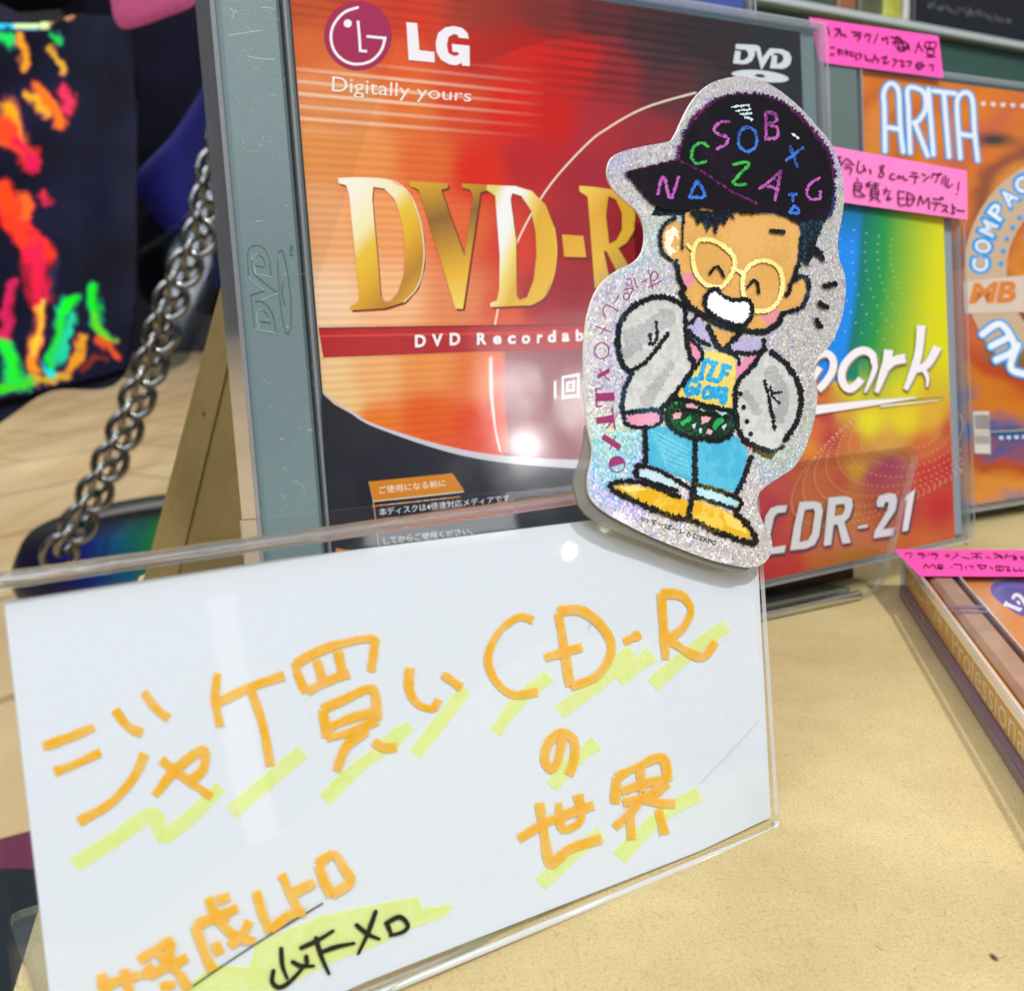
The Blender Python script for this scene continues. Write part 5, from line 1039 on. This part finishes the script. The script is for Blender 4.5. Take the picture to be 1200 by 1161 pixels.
o_(Z4, [(180, 810), (150, 782), (200, 764), (280, 770), (360, 800), (430, 828)], 5.6, DKG, 1.2); o_(Z4, [(180, 812), (270, 852), (380, 900), (480, 922), (590, 972), (680, 1004), (728, 1012), (722, 968), (655, 895)], 6.4, DKG, 1.3)
o_(Z4, [(380, 465), (402, 432), (480, 446), (560, 468), (645, 488), (658, 524), (622, 584), (580, 602), (500, 594), (440, 578), (388, 540), (376, 490)], 5., DK); o_(Z4, [(395, 485), (480, 480), (560, 500), (640, 510)], 3., DK)
# face
o_(Z3, [(395, 712), (352, 742), (334, 800), (346, 858), (388, 895)], 4.6, NAVY)
o_(Z3, [(436, 700), (430, 770), (428, 840)], 2.8); o_(Z3, [(405, 895), (415, 960), (440, 1015)], 5.2, NAVY)
o_(Z4, [(432, 10), (462, 62), (520, 100), (590, 138), (680, 162), (762, 166), (818, 136), (842, 92)], 7.2)
o_(Z3, [(938, 800), (930, 880), (905, 955), (872, 1040)], 5.); o_(Z3, [(905, 975), (935, 955), (966, 980), (962, 1040), (930, 1092), (868, 1112)], 5.4, NAVY)
GL = crayon("crayon_glasses", 'dcd680', 'ece8ac')
a.line(Z3([(500, 805), (570, 812), (632, 855), (652, 905), (628, 965), (588, 1004), (522, 988), (484, 935), (474, 862)]), 5.2, GL, rough=.5, closed=True)
a.line(Z3([(722, 908), (785, 892), (840, 925), (855, 992), (832, 1070), (780, 1106), (718, 1092), (686, 1022), (690, 955)]), 5.2, GL, rough=.5, closed=True)
a.line(Z3([(640, 925), (692, 945)]), 4.4, GL, rough=.5); a.line(Z3([(478, 850), (445, 820)]), 3.6, GL, rough=.4)
o_(Z3, [(545, 948), (562, 924), (580, 918), (592, 932), (605, 958)], 3.4, DK, .5); o_(Z3, [(705, 1008), (722, 982), (738, 976), (750, 994), (754, 1026)], 3.4, DK, .5); a.line(Z3([(806, 765), (858, 770)]), 5.4, DK, rough=.5)
mo = Z4([(535, 20), (555, 2), (575, -2), (598, 22), (640, 42), (690, 38), (712, 58), (712, 105), (680, 142), (620, 130), (560, 102), (530, 66)])
a.poly(mo, c_('e6ecf0', 'f0f4f6'), rough=.3); a.line(mo, 5.6, DK, rough=.8, closed=True)
# cap
crown = Z3([(415, 462), (425, 420), (440, 370), (470, 310), (520, 255), (580, 215), (650, 192), (720, 190), (800, 205), (860, 230), (920, 280), (975, 340), (1020, 400), (1052, 460), (1066, 540), (1068, 620), (1055, 690), (1034, 732), (1000, 748), (950, 744), (900, 725), (860, 702), (800, 686), (740, 692), (690, 692), (640, 686), (580, 674), (520, 668), (460, 678), (400, 680), (340, 674), (300, 652), (260, 612), (220, 562), (185, 522), (230, 505), (300, 490), (360, 478)])
a.line(Z3([(418, 455), (430, 400), (470, 310), (520, 255), (580, 215), (650, 194), (720, 192), (800, 207), (860, 232), (925, 285)]), 7.5, PURP, rough=1.5)
a.line(Z3([(925, 285), (980, 345), (1025, 405), (1056, 465), (1068, 540)]), 8, PURP, rough=1.5); a.line(Z3([(1066, 560), (1066, 630), (1052, 700)]), 7, INDIGO, rough=1.4)
a.line(Z3([(415, 466), (300, 492), (190, 520)]), 4, PURP, rough=1.)
a.poly(crown, BLACKC, rough=.9, step=1.5)
for pts in ([(455, 690), (470, 680), (640, 678), (652, 722), (630, 700), (606, 746), (592, 728), (566, 788), (555, 738), (532, 768), (518, 722), (492, 744), (480, 700)], [(925, 730), (1030, 720), (1012, 778), (990, 832), (1024, 850), (1036, 902), (985, 866), (962, 918), (946, 905), (930, 868), (938, 800)]):
    a.poly(Z3(pts), NAVY, rough=.8, step=1.5)
a.line(Z3([(420, 470), (520, 520), (640, 600), (740, 645)]), 2.2, PURP, rough=.8)
PU, BL, GR = crayon("crayon_letter", '6a2a70', 'b45cb0', .44), crayon("crayon_letter", '1a3a86', '3a72d0', .44), crayon("crayon_letter", '1a6a2c', '3aae4c', .44)
for pts, m in (([(626, 302), (590, 305), (562, 335), (585, 358), (622, 372), (608, 402), (572, 420)], PU), ([(782, 260), (782, 375)], PU), ([(782, 262), (822, 272), (826, 300), (790, 315), (832, 330), (828, 368), (784, 376)], PU), ([(536, 408), (510, 392), (478, 410), (466, 448), (486, 480), (530, 470)], GR), ([(885, 406), (916, 496)], BL), ([(940, 412), (868, 468)], BL), ([(645, 484), (712, 480), (642, 562), (700, 570)], GR), ([(846, 512), (800, 555), (756, 586)], PU), ([(846, 512), (832, 580), (820, 638)], PU), ([(780, 572), (834, 592)], PU), ([(1012, 540), (972, 566), (956, 602), (974, 632), (1010, 628), (1012, 602)], PU), ([(322, 610), (346, 534), (376, 630), (410, 540)], PU), ([(490, 552), (458, 622)], BL), ([(490, 552), (522, 618), (458, 624)], BL), ([(882, 612), (912, 610)], BL), ([(897, 612), (897, 640)], BL), ([(884, 686), (903, 662), (924, 688), (890, 690)], BL)):
    a.line(Z3(pts), 3.4, m, rough=.55)
a.line(Z3([(703, 326), (738, 350), (738, 405), (705, 430), (670, 408), (668, 352)]), 3.6, BL, rough=.6, closed=True)
WH = c_('b8d0d8', 'dcecf0')
for p in ([(636, 242), (680, 236), (708, 234)], [(655, 258), (716, 250)], [(672, 272), (718, 268)], [(690, 284), (726, 294)], [(890, 354), (918, 372)]): a.line(Z3(p), 2.2, WH, rough=.8)
# three surprise dashes
for f, p in ((Z3, [(1032, 1000), (1074, 992)]), (Z3, [(1016, 1074), (1044, 1092)]), (Z4, [(972, 118), (992, 152)])): a.line(f(p), 6.2, DK, rough=.7)
a.build("cartoon_print", stk)
# lettering down the left side and along the bottom
a = Art(FT, .29, .0011); MG = P("sticker_magenta", rgb('8e1260'), .4); TA, TB = zm(680, 300, 7.256), zm(680, 430, 7.256); BKK = P("sticker_black", rgb('141418'), .4)
for p, w in (([(578, 125), (590, 160), (606, 205), (640, 205), (662, 170), (640, 132), (612, 140), (600, 180), (600, 215)], 10), ([(580, 268), (690, 214)], 10), ([(600, 222), (616, 282)], 10), ([(520, 226), (566, 205)], 11), ([(392, 205), (418, 190), (438, 210), (430, 245), (402, 250), (388, 228)], 9), ([(455, 188), (486, 272)], 10), ([(370, 292), (415, 275), (460, 285)], 9), ([(440, 255), (440, 300), (412, 350)], 9), ([(300, 384), (326, 338)], 11), ([(326, 472), (232, 416), (200, 440), (194, 480), (216, 532)], 10), ([(130, 598), (256, 642)], 10), ([(212, 606), (172, 668)], 10), ([(160, 960), (240, 1056)], 11)): a.line(TA(p), w/7.256, MG)
for c, r_ in (((392, 346), 26), ((182, 805), 61)): a.line([TA([(c[0]+r_*math.cos(t), c[1]+r_*1.12*math.sin(t))])[0] for t in np.linspace(0, 2*math.pi, 24, endpoint=False)], 1.4, MG, closed=True)
a.poly(TA([(250, 950), (250, 990), (150, 1044), (144, 1010)]), MG)
a.poly(TB([(140, 224), (292, 216), (292, 290), (142, 292)]), MG); a.line(TB([(132, 184), (140, 342)]), 1.8, MG, cap=False); a.line(TB([(132, 186), (182, 184)]), 1.5, MG, cap=False); a.line(TB([(138, 340), (186, 330)]), 1.5, MG, cap=False)
a.poly(TB([(132, 432), (280, 405), (290, 470), (140, 484)]), MG); a.line(TB([(268, 342), (296, 532)]), 1.8, MG, cap=False); a.line(TB([(216, 522), (270, 470)]), 1.5, MG, cap=False)
a.poly(TB([(178, 610), (200, 568), (346, 660), (332, 712)]), MG); a.line(TB([(300, 584), (250, 704)]), 1.5, MG, cap=False)
a.line([TB([(312+66*math.cos(t), 828+66*math.sin(t))])[0] for t in np.linspace(0, 2*math.pi, 26, endpoint=False)], 1.5, MG, closed=True)
a.poly([TB([(312+60*math.cos(t), 828+60*math.sin(t))])[0] for t in np.linspace(-math.pi*1.12, -.15, 14)], MG)
ZQ = zm(740, 580, 7.5)
a.text("(c) すーぱーレトロEXPO", ZQ([(92, 176), (752, 396), (82, 232), (740, 458)]), BKK, bold=.012)
a.build("sticker_lettering", stk)

# ------------------------------------------------------------------ shop spots mirrored in the glossy faces
def refl(fr, x, y, off=0.):
    d = ray(x, y); t = ((fr.o+fr.n*off-CO) @ fr.n)/(d @ fr.n); p = CO+d*t; d = d/np.linalg.norm(d); return p, d-2*(d @ fr.n)*fr.n
for nm, fr, x, y, dist, pw, sz, sy in (("shop_spot", FL, 617, 525, 1.6, .9, .032, None), ("shop_spot", FL, 605, 452, 1.7, .55, .10, None), ("shop_spot", FL, 697, 470, 1.6, .6, .11, None), ("shop_panel", FL, 655, 475, 2.2, 1.6, .34, .42), ("shop_spot", FK, 673, 642, 1.5, .12, .018, None), ("shop_spot", FK, 722, 612, 1.6, .2, .03, None), ("shop_tube", FK, 284, 842, 2.0, .16, .06, .5)):
    p, r_ = refl(fr, x, y); mirror_lamp(nm, p, r_, dist, pw, sz, sy)
